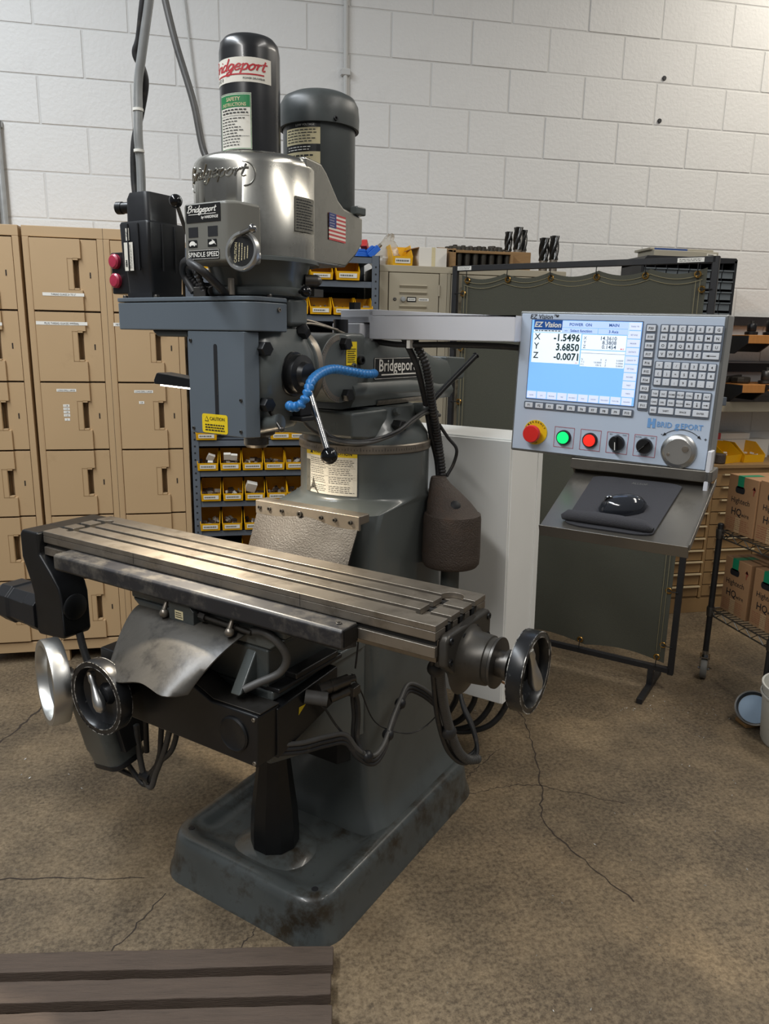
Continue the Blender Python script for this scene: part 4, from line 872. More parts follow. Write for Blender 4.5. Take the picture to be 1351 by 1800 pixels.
# conduits rising from the head
def mcable(name, pts, r, m, label, cat, tie=()):
    R3 = Matrix.Rotation(MA,3,'Z'); b = MB(); b.tube(bez([R3 @ Vector(p)+MO for p in pts],10), r, 12)
    o = b.build(name, m, None, angle=60); return tag(o, label, cat)
hose('servo_conduit',[(-.315,.085,1.825),(-.313,.085,1.90),(-.31,.08,1.962),(-.306,.08,2.02),(-.300,.08,2.08),(-.282,.08,2.141),(-.251,.08,2.241),(-.215,.08,2.36)],.0105,'galv',mm)
hose('servo_lead',[(-.340,.09,1.82),(-.344,.09,1.88),(-.336,.09,1.955),(-.320,.1,2.02),(-.300,.1,2.078),(-.298,.092,2.11),(-.305,.08,2.14),(-.290,.08,2.17),(-.266,.075,2.235),(-.23,.075,2.36)],.0085,'hose',mm)
for pz in ((-.306,.08,2.02),(-.31,.08,1.93)):
    b = MB(); b.lathe([(.0125,-.003),(.0125,.003)],pz,(0,0,1),12); b.build('cable_tie', 'print_white', mm)
hose('power_cable',[(-.15,.20,1.90),(-.211,.2,1.935),(-.245,.2,2.058),(-.296,.2,2.191),(-.329,.2,2.297),(-.36,.2,2.42)],.0085,'hose_grey',mm)
# ================================================================== control console on its swing arm
cs = mroot('control_console', (.724,.575,1.22), 'pale blue-grey machine control console with screen and keypad on a swing arm', 'control console')
RL = Matrix.Translation((.724,.575,1.396)) @ Matrix.Rotation(math.radians(1.1),4,'Y') @ Matrix.Translation((-.724,-.575,-1.396))
def rlp(f): return lambda x, y, d=0.: RL @ f(x, y, d)
CX0, CX1, CZ0, CZ1 = .4825, .966, 1.2205, 1.5715
b = MB(); b.T = RL; b.box(CX0,CX1,.575,.66,CZ0,CZ1); body = b.build('console_body', 'console_edge', cs, bevel=.004)
b = MB(); b.T = RL; b.box(CX0+.006,CX1-.006,.571,.5755,CZ0+.006,CZ1-.006); b.build('front_panel', 'console_blue', cs, bevel=.0015)
fpn = rlp(plane((0,.571,0),(1,0,0),(0,0,1),.0004))     # x -> machine x, y -> z
pan_ = [o for o in cs.children if o.name.startswith('front_panel')][0]
b = MB(); t = lift(fpn,.0006); b.text('EZ Vision™',t,.512,1.5538,.0150,align='LEFT',shear=.15,bold=.005); b.build('maker_print', 'print_dark', pan_, smooth=False)
# screen
SX0, SX1, SZ0, SZ1 = .5175, .7855, 1.3585, 1.551
b = MB(); F0 = lift(fpn,.001); F1 = lift(fpn,.0016); F2 = lift(fpn,.0022); F3 = lift(fpn,.0028)
mts = ['screen_blue','screen_lav','screen_white','screen_grid','screen_navy','screen_ink','screen_ink2','screen_red','print_white']
def sx(u): return SX0+(SX1-SX0)*u
def sz(v): return SZ1-(SZ1-SZ0)*v
def R(m, u0, u1, v0, v1, F=F1): b.mi = m; b.patch(F,sx(u0),sx(u1),sz(v1),sz(v0))
R(0,0,1,0,1,F0); R(1,.29,.895,.005,.085); R(1,.29,.62,.09,.155); R(1,.625,.895,.09,.155)
R(4,.022,.292,.0,.122); R(2,.022,.292,.122,.15)
R(2,.02,.475,.158,.535); R(2,.485,.88,.165,.345); R(2,.485,.88,.355,.555)
for i in range(9): R(3,.885,.995,.005+i*.1,.095+i*.1)
for i in range(10): R(3,.005+i*.0985,.095+i*.0985,.905,.995)
b.mi = 8; b.text('EZ Vision',F2,sx(.155),sz(.088),.0175,shear=.2,bold=.03)
b.mi = 5
for k, (ax, v) in enumerate((('X','-1.5496'),('Y','3.6850'),('Z','-0.0071'))):
    zz = .245+.117*k; b.text(ax,F2,sx(.035),sz(zz),.021,align='LEFT',bold=.01); b.text(v,F2,sx(.465),sz(zz+.008),.0235,align='RIGHT',bold=.025,sx=.92)
b.mi = 6
for k, (ax, v) in enumerate((('X','14.3610'),('Y','8.3808'),('Z','0.1454'))):
    zz = .225+.052*k; b.text(ax,F2,sx(.50),sz(zz),.0105,align='LEFT'); b.text(v,F2,sx(.795),sz(zz),.0125,align='RIGHT',bold=.005)
for k, (p, q, r_, s_) in enumerate((('N','0','X','0.0000'),('T S','10.0000','Y','0.0000'),('F S','100 %','Z','0.0000'))):
    zz = .475+.033*k; b.text(p,F2,sx(.495),sz(zz),.006,align='LEFT'); b.text(q,F2,sx(.68),sz(zz),.006,align='RIGHT'); b.text(r_,F2,sx(.71),sz(zz),.006,align='LEFT'); b.text(s_,F2,sx(.87),sz(zz),.006,align='RIGHT')
R(6,.485,.88,.387,.39,F2)
b.mi = 4; b.text('POWER  ON',F2,sx(.46),sz(.065),.0098,bold=.01); b.text('MAIN',F2,sx(.76),sz(.062),.0098,bold=.01); b.text('Select function',F2,sx(.47),sz(.138),.009,bold=.01); b.text('3 Axis',F2,sx(.76),sz(.138),.009,bold=.01); b.mi = 6; b.text('>>',F2,sx(.33),sz(.138),.0065)
b.mi = 5; b.scribble(F2,sx(.035),sx(.28),sz(.142),sz(.124),1,.6,.0)
b.mi = 7; b.text('MCS',F2,sx(.85),sz(.333),.0045,bold=.02); b.text('abs',F2,sx(.45),sz(.523),.0045)
b.mi = 6
for i, w_ in enumerate(('TOOL/ TS','SET XYZ','MDI/DR','DATA/TS','DRAW/ TP','SET 0/abs','INC/ABS','PART','MAIN')): b.text(w_,F2,sx(.94),sz(.06+i*.1),.0042)
for i, w_ in enumerate(('HOME','JOG','PECK/DR','MDI','DO EVENT','RUN','MODIFY','TEACH/DIT','TOOL/TBL','INCH/MM')): b.text(w_,F2,sx(.05+i*.0985),sz(.962),.0036)
b.build('screen', mts, body, smooth=False, label='lit blue and white coordinate screen')
b = MB(); b.frame(lift(fpn,.0008),SX0-.002,SX1+.002,SZ0-.002,SZ1+.002,.0018); b.build('screen_bezel', 'keyframe', body, smooth=False)
# keys: each one its own piece under its keypad frame
def keypad(name, x0, x1, z0, z1):
    k = MB(); L_ = [(x,z) for x, z, _ in rrect(x0,x1,z0,z1,.003,0,3)]
    n = len(L_); k.add([fpn(x,z,.0004) for x, z in L_]+[fpn(x,z,.002) for x, z in L_],[tuple(range(n,2*n))]+[(i,(i+1)%n,n+(i+1)%n,n+i) for i in range(n)])
    return k.build(name, 'keyframe', cs, smooth=False)
def key(par, xc, zc, w_, h_, txt, size=.0065, arrow=None):
    k = MB(); L_ = [(x,z) for x, z, _ in rrect(xc-w_/2,xc+w_/2,zc-h_/2,zc+h_/2,.0012,0,2)]; n = len(L_)
    M2 = [(xc+(x-xc)*.9,zc+(z-zc)*.9) for x, z in L_]
    k.add([fpn(x,z,.0015) for x, z in L_]+[fpn(x,z,.0034) for x, z in L_]+[fpn(x,z,.0040) for x, z in M2],[tuple(range(2*n,3*n))]+[(i,(i+1)%n,n+(i+1)%n,n+i) for i in range(n)]+[(n+i,n+(i+1)%n,2*n+(i+1)%n,2*n+i) for i in range(n)])
    k.mi = 1; t = lift(fpn,.0044)
    if txt: k.text(txt,t,xc,zc-size*.40,size*1.18,bold=.012)
    if arrow:
        dx, dz = arrow; L = min(.012, w_*.32) if dx else h_*.32
        a = Vector((dx,dz)); p = Vector((-dz,dx)); c = Vector((xc,zc)); q = [c+a*L, c+a*L*.3+p*.0022, c+a*L*.3+p*.0006, c-a*L+p*.0006, c-a*L-p*.0006, c+a*L*.3-p*.0006, c+a*L*.3-p*.0022]
        k.add([t(v.x,v.y) for v in q],[(0,1,6),(2,3,4,5)])
    return k.build('key', ['key','print_dark'], par, smooth=False)
kp = keypad('function_key_row', .513,.787,1.3325,1.3505)
for i in range(10): key(kp,.5265+i*.0274,1.3415,.020,.0125,f'F{i+1}',.0065)
kp = keypad('function_key_column', .794,.819,1.3505,1.5475)
for i in range(10): key(kp,.8065,1.538-i*.0195,.0195,.0135,f'F{20-i}',.0065)
kp = keypad('letter_keypad', .826,.962,1.472,1.5475)
rows = ['ABCDEFG','HIJKLMN','OPQRSTU','VWXYZ']
for r_, row in enumerate(rows):
    for c_, chh in enumerate(row): key(kp,.8365+c_*.0190,1.538-r_*.0188,.0150,.0145,chh,.0072)
key(kp,.8365+5.5*.0190,1.538-3*.0188,.034,.0145,'',arrow=(-1,0))
kp = keypad('number_keypad', .823,.957,1.4085,1.4655)
for r_ in range(3):
    for c_ in range(7):
        key(kp,.8335+c_*.0189,1.4565-r_*.0188,.0150,.0148,'+-/()=*.;'[r_*3+c_] if c_ < 3 else '1234567890.,'[r_*4+c_-3],.0065)
kp = keypad('edit_keypad', .821,.954,1.3425,1.4015)
tx = [['TAB','INS','HOME','PG UP','CTRL',None,'ALT'],['CAPS','DEL','END','PG DN',None,None,None]]
ar = {(0,5):(0,1),(1,4):(-1,0),(1,5):(0,-1),(1,6):(1,0)}
for r_ in range(2):
    for c_ in range(7): key(kp,.8315+c_*.0188,1.3918-r_*.0190,.0150,.0145,tx[r_][c_] or '',.0042,ar.get((r_,c_)))
for xc, w_, s_ in ((.8315,.015,'ESC'),(.860,.0335,'SHIFT'),(.8975,.0335,'SPACE'),(.9355,.0335,'ENTER')): key(kp,xc,1.3538,w_,.0145,s_,.0045)
# logo
b = MB(); t = lift(fpn,.0006)
b.patch(t,.822,.829,1.312,1.334); b.patch(t,.833,.840,1.312,1.334); b.patch(t,.829,.833,1.320,1.326); b.text('BRID',t,.8435,1.316,.0175,align='LEFT',bold=.02,sx=.92); b.text('g',t,.8830,1.316,.0225,align='LEFT',bold=.02); b.text('EPORT',t,.8965,1.316,.0175,align='LEFT',bold=.02,sx=.92)
b.build('maker_logo', 'print_blue', pan_, smooth=False, label='light blue maker logo and lettering')
# buttons
def pt(x, z, d=0.): return fpn(x, z, d)
ny = (RL.to_3x3() @ Vector((0,-1,0)))
b = MB(); b.lathe([(.031,0),(.031,.002),(.0,.0022)],pt(.549,1.2735),ny,40); b.mi = 1; t = lift(fpn,.0032)
for i, chh in enumerate('EMERGENCY'):
    a = math.radians(152-i*15.5); c_ = Vector((.549+.0245*math.cos(a),1.2735+.0245*math.sin(a))); g, ff = text_geo(chh,0.,.02); w_ = max(p[0] for p in g); s_ = .0068
    ux = Vector((math.sin(a),-math.cos(a))); uy = Vector((math.cos(a),math.sin(a)))
    b.add([t(c_.x+ux.x*(p[0]-w_/2)*s_+uy.x*p[1]*s_, c_.y+ux.y*(p[0]-w_/2)*s_+uy.y*p[1]*s_) for p in g],ff)
b.text('STOP',t,.549,1.2455,.0068,bold=.02)
es = b.build('emergency_stop', ['yellow_plastic','print_dark'], cs, label='red mushroom emergency stop on a yellow disc')
b = MB(); b.lathe([(.014,.002),(.014,.014),(.0215,.018),(.0225,.026),(.020,.031),(.001,.0315)],pt(.5475,1.2715),ny,40); b.build('stop_button', 'red_plastic', es)
def panel_square(x, z, s=.0255):
    b = MB(); b.frame(lift(fpn,.0006),x-s/1,x+s/1,z-s,z+s,.0009); return b.build('button_outline', 'print_red', pan_, smooth=False)
for x, m, lab, nm in ((.6245,'green_button','lit green start button','start_button'),(.691,'red_button','red stop button','stop_push_button')):
    panel_square(x,1.268); b = MB(); b.lathe([(.0185,0),(.0185,.006),(.0165,.009)],pt(x,1.268),ny,32); bt = b.build(nm, 'black', cs, label=lab)
    b = MB(); b.lathe([(.0155,.005),(.0145,.011),(.001,.012)],pt(x,1.268),ny,32); b.build('button_cap', m, bt)
for x, tilt in ((.7565,0.1),(.8215,-.75)):
    panel_square(x,1.268); b = MB(); b.lathe([(.0185,0),(.0185,.008),(.0165,.0115),(.001,.0118)],pt(x,1.268),ny,32); kn_ = b.build('selector_switch', 'black', cs)
    b = MB(); fmk = lambda u, v, d: fpn(x+u*math.cos(tilt)+v*math.sin(-tilt), 1.268+u*math.sin(-tilt)*-1*-1+v*math.cos(tilt), d)
    q = [(-.0045,-.0165),(.0045,-.0165),(.0045,.0165),(-.0045,.0165)]; b.add([fmk(u,v,.010) for u, v in q]+[fmk(u*.8,v,.021) for u, v in q],[(4,5,6,7),(0,1,5,4),(1,2,6,5),(2,3,7,6),(3,0,4,7)]); b.mi = 1; b.add([fmk(u,v,.0215) for u, v in ((-.0009,-.015),(.0009,-.015),(.0009,.004),(-.0009,.004))],[(0,1,2,3)])
    b.build('switch_lever', ['black','print_white'], kn_, smooth=False)
    b = MB(); t = lift(fpn,.0006)
    for u, s_ in ((-.016,'REV' if x < .8 else 'FLOOD'),(0,'OFF'),(.016,'FWD' if x < .8 else 'MIST')): b.text(s_,t,x+u,1.2865,.0042)
    b.text('SPINDLE' if x < .8 else 'COOLANT',t,x,1.2445,.0048); b.build('switch_caption', 'print_dark', pan_, smooth=False)
b = MB(); b.lathe([(.040,0),(.040,.003),(.036,.008),(.030,.010),(.0295,.012),(.001,.012)],pt(.899,1.264),ny,48); mpg = b.build('jog_wheel', 'alu_bright', cs, label='round aluminium jog wheel')
b = MB(); b.lathe([(.007,.012),(.007,.016),(.001,.0165)],pt(.9145,1.272),ny,18); b.lathe([(.0035,.012),(.0035,.014),(.001,.0142)],pt(.8785,1.256),ny,12); b.build('wheel_screw', 'steel', mpg)
b = MB(); t = lift(fpn,.0006); A = [math.radians(50+k*80/24) for k in range(25)]; cxx, czz, rr = .901, 1.256, .058
b.add([t(cxx+(rr+.0007)*math.cos(a),czz+(rr+.0007)*math.sin(a)) for a in A]+[t(cxx+(rr-.0007)*math.cos(a),czz+(rr-.0007)*math.sin(a)) for a in A],[(i,i+1,26+i,25+i) for i in range(24)])
for a, s_ in ((A[0],-1),(A[-1],1)):
    c_ = Vector((cxx+rr*math.cos(a),czz+rr*math.sin(a))); tg = Vector((-math.sin(a),math.cos(a)))*s_; nr = Vector((math.cos(a),math.sin(a))); b.add([t(*(c_+tg*.007)),t(*(c_+nr*.0035-tg*.002)),t(*(c_-nr*.0035-tg*.002))],[(0,1,2)])
b.text('-',t,.857,1.296,.014); b.text('+',t,.953,1.292,.013); b.build('jog_arrow', 'print_dark', pan_, smooth=False)
# right side stiffener and sloping tray
b = MB(); b.T = RL; b.box(CX1-.004,CX1+.006,.565,.60,1.15,1.272); b.build('side_bracket', 'arm_grey', cs, bevel=.002)
b = MB(); b.box(.645,.975,.565,.645,1.195,1.222); b.build('tray_hanger', 'sheet_metal', cs, bevel=.003)
TB, TF = Vector((0,.60,1.190)), Vector((0,.345,1.0915)); td = (TF-TB); 
b = MB(); tn = Vector((0,td.z,-td.y)).normalized()*-1; tn = Vector((0,-td.z,td.y)); tn = tn.normalized(); tn = tn if tn.z > 0 else -tn
def tp(x, s, d=0.): return Vector((x,0,0))+TB+td*s+tn*d
q = [(.650,0),(.978,0),(.978,1),(.655,1)]
b.add([tp(x,s) for x, s in q]+[tp(x,s,-.003) for x, s in q],[(0,1,2,3),(7,6,5,4),(0,4,5,1),(1,5,6,2),(2,6,7,3),(3,7,4,0)])
b.add([tp(x,s,d) for s in (1,1.012) for x in (.655,.978) for d in (.006,-.022)],[(0,1,3,2),(4,6,7,5),(0,4,5,1),(2,3,7,6),(0,2,6,4),(1,5,7,3)])
b.add([tp(x,s,d) for x in (.978,.981) for s in (0,1.01) for d in (-.003,.012)],[(0,1,3,2),(4,6,7,5),(0,4,5,1),(2,3,7,6),(0,2,6,4),(1,5,7,3)])
tray = b.build('mouse_tray', 'sheet_metal', cs, bevel=.001, label='sloping bare metal tray under the panel')
b = MB(); b.prism([(.565,1.222),(.66,1.222),(.66,1.15),(.61,1.165)],'x',.645,.650); b.build('tray_side', 'sheet_metal', cs)
# swing arm
b = MB(); b.box(.062,.492,.53,.585,1.500,1.563); b.box(-.035,.075,.53,.585,1.544,1.580); b.box(-.035,.062,.53,.585,1.544,1.563)
arm = b.build('swing_arm', 'arm_grey', cs, bevel=.003)
b = MB(); b.prism([(.062,1.563),(.492,1.563),(.492,1.561),(.062,1.580)],'y',.53,.585); b.build('arm_cover', 'arm_grey', arm, bevel=.001)
b = MB(); b.box(-.05,.045,.51,.60,1.488,1.543); b.build('arm_post', 'arm_grey', arm, bevel=.004)
b = MB(); b.cyl((-.005,.557,1.58),(-.005,.557,1.60),.018,6); b.build('pivot_bolt', 'black', arm)
b = MB(); b.box(.48,.53,.60,.68,1.47,1.56); b.build('arm_clamp', 'console_edge', arm, bevel=.004)
hose('arm_loom',[(.06,.555,1.495),(.15,.557,1.487),(.3,.557,1.49),(.45,.57,1.488),(.52,.62,1.48)],.008,'hose',cs)
b = MB(); b.box(.18,.19,.535,.58,1.478,1.50); b.build('cable_clip', 'print_white', arm)
# mouse pad with wrist rest, mouse
R3 = Matrix.Rotation(MA,4,'Z'); MW = Matrix.Translation(MO) @ R3
class TW(MB):
    pass
mp = mroot('mouse_pad', tuple(tp(.82,.5)), 'charcoal cloth mouse pad with padded wrist rest on the metal tray', 'mouse pad')
b = MB(); L_ = [(x,s) for x, s, _ in rrect(.705,.90,.10,.93,.05,0,6)]; L_ = [(x+(.025 if x > .85 and s < .35 else 0)*(1-s/.35),s) for x, s in L_]; n = len(L_)
b.add([tp(x,s,.0005) for x, s in L_]+[tp(x,s,.005) for x, s in L_],[tuple(range(n,2*n)),tuple(range(n-1,-1,-1))]+[(i,(i+1)%n,n+(i+1)%n,n+i) for i in range(n)]); b.build('pad', 'pad_cloth', mp, bevel=.0015)
b = MB(); b.tube([tp(.696,.865,.010),tp(.71,.85,.014),tp(.76,.85,.0155),tp(.82,.85,.0155),tp(.88,.86,.014),tp(.898,.875,.010)],[.006,.013,.0145,.0145,.013,.006],16); b.build('wrist_rest', 'pad_cloth', mp, angle=70)
b = MB(); fm = lambda x, y, d=0.: tp(.82+x,.19-y/.27,.0055+d); b.text('ALLSOP',fm,0,0,.0105,bold=.01); b.build('pad_print', 'print_grey', mp, smooth=False)
mo = mroot('computer_mouse', tuple(tp(.815,.6)), 'glossy dark computer mouse resting on the charcoal pad', 'mouse')
b = MB(); rg = []
for k in range(13):
    t_ = k/12; yv = -.052+.104*t_; wv = .029*(1-.12*math.cos(t_*6.28))*math.sqrt(max(.02,1-(2*t_-1)**6)); hv = .034*math.sqrt(max(.03,1-abs(2*t_-.95)**2.6))
    rg.append([ (wv*math.cos(a), yv, hv*math.sin(a) if math.sin(a) > 0 else 0) for a in [2*PI*i/24 for i in range(24)]])
ex = Vector((1,0,0)); ez = tn; ey = ez.cross(ex)
cen = tp(.812,.60,.0055); ca, sa = math.cos(1.95), math.sin(1.95)
rg = [[cen+(ex*ca+ey*sa)*p[0]+(ey*ca-ex*sa)*p[1]+ez*p[2] for p in r] for r in rg]
b.loft(rg); b.build('mouse_shell', 'mouse_gloss', mo, angle=60)
b = MB(); wc = cen+(ey*ca-ex*sa)*.028+ez*.027; b.lathe([(.009,-.0035),(.010,-.002),(.010,.002),(.009,.0035)],wc,(ex*ca+ey*sa),18); b.build('scroll_wheel', 'chrome', mo)
# ================================================================== electrical cabinet behind the column
ec = mroot('electrical_cabinet', (.05,1.0,.24), 'white sheet-metal electrical cabinet mounted behind the column', 'cabinet')
b = MB(); b.prism([(-.27,.27),(.327,.27),(.312,1.195),(-.27,1.195)],'y',1.0,1.245); cb = b.build('cabinet_body', 'white_cab', ec, bevel=.004)
b = MB(); b.prism([(-.266,.275),(.3225,.275),(.3078,1.189),(-.266,1.189)],'y',.992,1.0); b.build('cabinet_door', 'white_cab', ec, bevel=.003)
b = MB(); b.prism([(.326,.27),(.331,.27),(.316,1.19),(.311,1.19)],'y',1.225,1.265); b.build('rear_flange', 'white_cab', ec, bevel=.001)
b = MB(); b.box(-.12,.12,.86,1.0,.5,.62); b.box(-.12,.12,.79,1.0,.9,1.0); b.build('mounting_bracket', 'mgrey_dark', ec)
for k, (x, y) in enumerate(((.10,1.05),(.16,1.08),(.22,1.1),(.27,1.12))):
    hose('floor_cable',[(x+.03,y,.285),(x+.02,y+.0,.20),(x-.03,y-.02,.12),(x-.12,y-.05,.08),(x-.2,y-.1,.10)],.011,'hose',ec)
hose('thin_wire',[(.30,.50,.70),(.42,.60,.58),(.47,.7,.50),(.52,.8,.42)],.0035,'cardboard',mm,6,6)
# small lamp on the head
wl = mroot('work_lamp', (-.16,.10,1.39), 'small black work lamp with a lit strip behind the slotted cover', 'lamp')
b = MB(); b.prism([(-.305,1.388),(-.295,1.405),(-.29,1.407),(-.13,1.392),(-.13,1.372),(-.305,1.378)],'y',.085,.135); b.build('lamp_housing', 'black', wl, bevel=.003)
b = MB(); b.prism([(-.285,1.374),(-.14,1.369),(-.14,1.3725),(-.285,1.3785)],'y',.089,.131); b.build('lamp_strip', 'lamp_glow', wl)
b = MB(); b.tube(bez([(-.14,.11,1.385),(-.125,.11,1.35),(-.12,.11,1.32),(-.10,.11,1.30),(-.08,.11,1.31)],8),.010,12); b.build('lamp_neck', 'galv', wl)
R33 = Matrix.Rotation(MA,3,'Z')
lo = area('work_lamp_light', MO+R33 @ Vector((-.21,.108,1.362)), .14, .03, 12.0, (1.0,.88,.70), (-.22,-.28,MA), math.radians(140))
# ================================================================== lockers along the wall
mat('reflection_blue', '#8b9fb3', .35, .3, var=.1); mat('clamp_red_dark', '#8a4030', .7, var=0); mat('label_tan', '#b0906a', .6, var=.05)
LY = 3.50
dm = MB(); dm.box(0,.166,0,.012,0,.289); dm.box(.186,.262,0,.012,0,.289); dm.box(.166,.186,0,.012,0,.092); dm.box(.166,.186,0,.012,.205,.289); dm.box(.164,.166,0,.034,.09,.207); dm.box(.186,.188,0,.034,.09,.207)
pp = [(0,0),(.198,0),(.198,.085),(.186,.085),(.186,.092),(.166,.092),(.166,.205),(.186,.205),(.186,.212),(.198,.212),(.198,.289),(0,.289)]
dm.prism([(x,z) for x, z in pp],'y',-.013,.001)
locker_door_me = dm
def locker(org, cols, label, marks):
    t = wroot('locker', org, label, 'locker'); x0, y0, _ = org; W = .3185*cols; D = .45
    b = MB(); H0, H1 = .055, 1.932
    for k in range(cols+1):
        xa = x0+.3185*k
        b.box(max(x0,xa-.026),min(x0+W,xa+.026),y0,y0+.03,.103,1.889)
    b.box(x0,x0+W,y0,y0+.03,1.889,H1); b.box(x0,x0+W,y0,y0+.03,H0,.103); b.box(x0,x0+.012,y0+.03,y0+D,H0,H1); b.box(x0+W-.012,x0+W,y0+.03,y0+D,H0,H1); b.box(x0+.012,x0+W-.012,y0+.03,y0+D,H1-.012,H1); b.box(x0+.012,x0+W-.012,y0+.03,y0+D,H0,H0+.02); b.box(x0+.012,x0+W-.012,y0+.035,y0+.045,H0+.02,H1-.012)
    b.build('carcass', 'locker', t, bevel=.002, seg=1)
    for k in range(cols*2):
        lx = x0+.02+(W-.075)*k/(max(1,cols*2-1)); l = MB(); l.box(lx,lx+.035,y0+.005,y0+.04,0,H0); l.build('leg', 'locker', t)
    for k in range(1, cols):
        s_ = MB(); s_.box(x0+.3185*k-.0006,x0+.3185*k+.0006,y0-.0005,y0+.001,H0,H1); s_.build('side_seam', 'locker_dark', t)
    for c in range(cols):
        for r in range(6):
            ox = x0+.3185*c+.029; oz = 1.8865-.2965*(r+1)+.005
            d = MB(); d.v = [(p[0]+ox,p[1]+y0+.001,p[2]+oz) for p in locker_door_me.v]; d.f = list(locker_door_me.f); d.m = list(locker_door_me.m)
            do = d.build('door', 'locker', t, bevel=.0015, seg=1)
            g = MB(); fm = plane((ox,y0-.012,oz),(1,0,0),(0,0,1),.0012); g.frame(fm,.143,.166,.085,.212,.0016); g.patch(lift(fm,-.001),.166,.187,.083,.086); g.patch(lift(fm,-.001),.166,.187,.211,.214)
            g.build('pull_lip', 'drawer_tan', do, smooth=False)
            g = MB(); g.box(ox+.228,ox+.233,y0-.0004,y0+.001,oz+.135,oz+.158); g.build('latch_slot', 'locker_dark', do)
            for (mr, mc, u, v, txt, w_, h_) in marks:
                if (mr, mc) == (r, c):
                    g = MB(); fm = plane((ox+u,y0-.012,oz+v),(1,0,0),(0,0,1),.0010); g.patch(fm,-w_/2,w_/2,-h_/2,h_/2); g.mi = 1
                    if txt: g.text(txt,lift(fm,.0006),0,-h_*.30,h_*.82,sx=.8)
                    g.build('strip_label', ['print_white','print_dark'], do, smooth=False)
    return t
locker((-.8355,LY,0), 2, 'tan steel locker bank with two columns of small doors and white strip labels', (
    (0,0,.12,.065,'THREAD GUAGE 2+ TO 3"',.165,.013), (1,0,.105,.243,'PLUG THREAD GUAGES IMPERIAL',.205,.014), (2,0,.103,.258,'LONG DRILL LARGE',.08,.012),
    (2,0,.098,.192,'1 1/8',.026,.011), (2,0,.098,.178,'1 1/4',.026,.011), (2,0,.098,.164,'1 3/8',.026,.011), (2,0,.098,.150,'1 1/2',.026,.011), (2,0,.098,.132,'2',.022,.011),
    (2,1,.105,.254,'LONG DRILL LARGE',.08,.012), (2,1,.094,.206,'7/8',.022,.012), (1,1,.02,.243,'METRIC',.05,.014)))
locker((-1.1665,LY,0), 1, 'tan steel locker cut off by the left edge of the picture', ((1,0,.175,.235,'GAUGES',.05,.013),))
# ---- grey open shelving
SX_0, SX_1, SYF, SYB = -.190, .668, 3.485, 3.93
sh = wroot('shelving_unit', (.24,SYF,0), 'grey steel shelving unit with yellow bins behind the mill', 'shelving')
for x in (SX_0,SX_1-.035):
    for y in (SYF,SYB-.03):
        b = MB(); b.box(x,x+.035,y,y+.003,0,1.866); b.box(x if x < 0 else x+.032,x+.003 if x < 0 else x+.035,y,y+.03,0,1.866); po = b.build('post', 'shelf_grey', sh)
        if y == SYF:
            b = MB()
            for k in range(58): b.add([(x+.0175+.0045*math.cos(a),y-.0006,.05+k*.031+.0045*math.sin(a)) for a in [2*PI*i/8 for i in range(8)]],[tuple(range(8))])
            ho = b.build('post_holes', 'print_dark', po, smooth=False); ho['kind'] = 'stuff'
SHZ = [1.862,1.757,1.606,1.46,1.32,1.18,1.041,.900,.757,.616,.475,.33,.19,.06]
for z in SHZ:
    b = MB(); b.box(SX_0+.003,SX_1-.003,SYF+.004,SYB-.004,z-.004,z); b.box(SX_0+.003,SX_1-.003,SYF+.004,SYF+.007,z-.030,z); b.box(SX_0+.003,SX_1-.003,SYB-.007,SYB-.004,z-.030,z); b.build('shelf', 'shelf_grey', sh)
b = MB(); b.box(SX_0,SX_1,SYB-.004,SYB-.002,0,1.86); b.build('back_panel', 'black_matte', sh)
# ---- yellow bins
def bin_mesh(w, h, d, kind=0, seed=0, lab=True):
    t = .0025; o = MB()
    o.box(-w/2*.9,w/2*.9,0,d,0,t)
    side = [(0,0),(d,0),(d,h),(d*.42,h),(.0,h*.46),(-.006,h*.42),(-.006,h*.36)]
    for s in (-1,1):
        x = s*w/2; q = [(y,z) for y, z in side]; xi = x-s*t
        n = len(q); o.add([(x*(.92+.08*min(1,z/h)),y,z) for y, z in q]+[(xi*(.92+.08*min(1,z/h)),y,z) for y, z in q],[tuple(range(n)),tuple(range(2*n-1,n-1,-1))]+[(i,(i+1)%n,n+(i+1)%n,n+i) for i in range(n)])
    o.box(-w/2,w/2,d-t,d,0,h); o.add([(-w/2*.92,0,0),(w/2*.92,0,0),(w/2*.95,-.006,h*.42),(-w/2*.95,-.006,h*.42),(-w/2*.92,t,0),(w/2*.92,t,0),(w/2*.95,-.003,h*.42),(-w/2*.95,-.003,h*.42)],[(0,1,2,3),(7,6,5,4),(3,2,6,7)])
    return o
def make_bin(loc, w, h, d, label, seed, rot=0., white=True, grp='yellow bins on the grey shelving', fill='mix', tag_txt=None):
    random.seed(seed)
    t = empty('storage_bin', loc, label, 'bin', rot, grp); ORI[t] = Vector((0,0,0))
    bin_mesh(w,h,d).build('bin_body', 'bin_yellow', t, smooth=False)
    if white:
        g = MB(); fm = plane((0,-.0035,h*.21),(1,0,0),(0,-.06,1),.0012); g.patch(fm,-w*.36,w*.36,-h*.10,h*.12); g.mi = 1; g.scribble(lift(fm,.0006),-w*.31,w*.31,-h*.06,h*.08,1,.55,.2); g.build('bin_label', ['label_white','print_grey'], t, smooth=False)
    if fill:
        for m, n in (('bits',9),('bits_dark',12)) if fill == 'mix' else ((fill,10),):
            g = MB()
            for i in range(n):
                x = random.uniform(-w*.36,w*.36); y = random.uniform(.012,d*.7); z = .006+random.uniform(0,h*.32); s = random.uniform(.006,.014)
                g.T = Matrix.Translation((x,y,z+s*.4)) @ Matrix.Rotation(random.uniform(0,3),4,Vector((random.random(),random.random(),1))); g.box(-s,s,-s*.6,s*.6,-s*.45,s*.45)
            o = g.build('bin_contents', m, t, smooth=False); o['kind'] = 'stuff'
    return t
ordn = ['first','second','third','fourth','fifth']
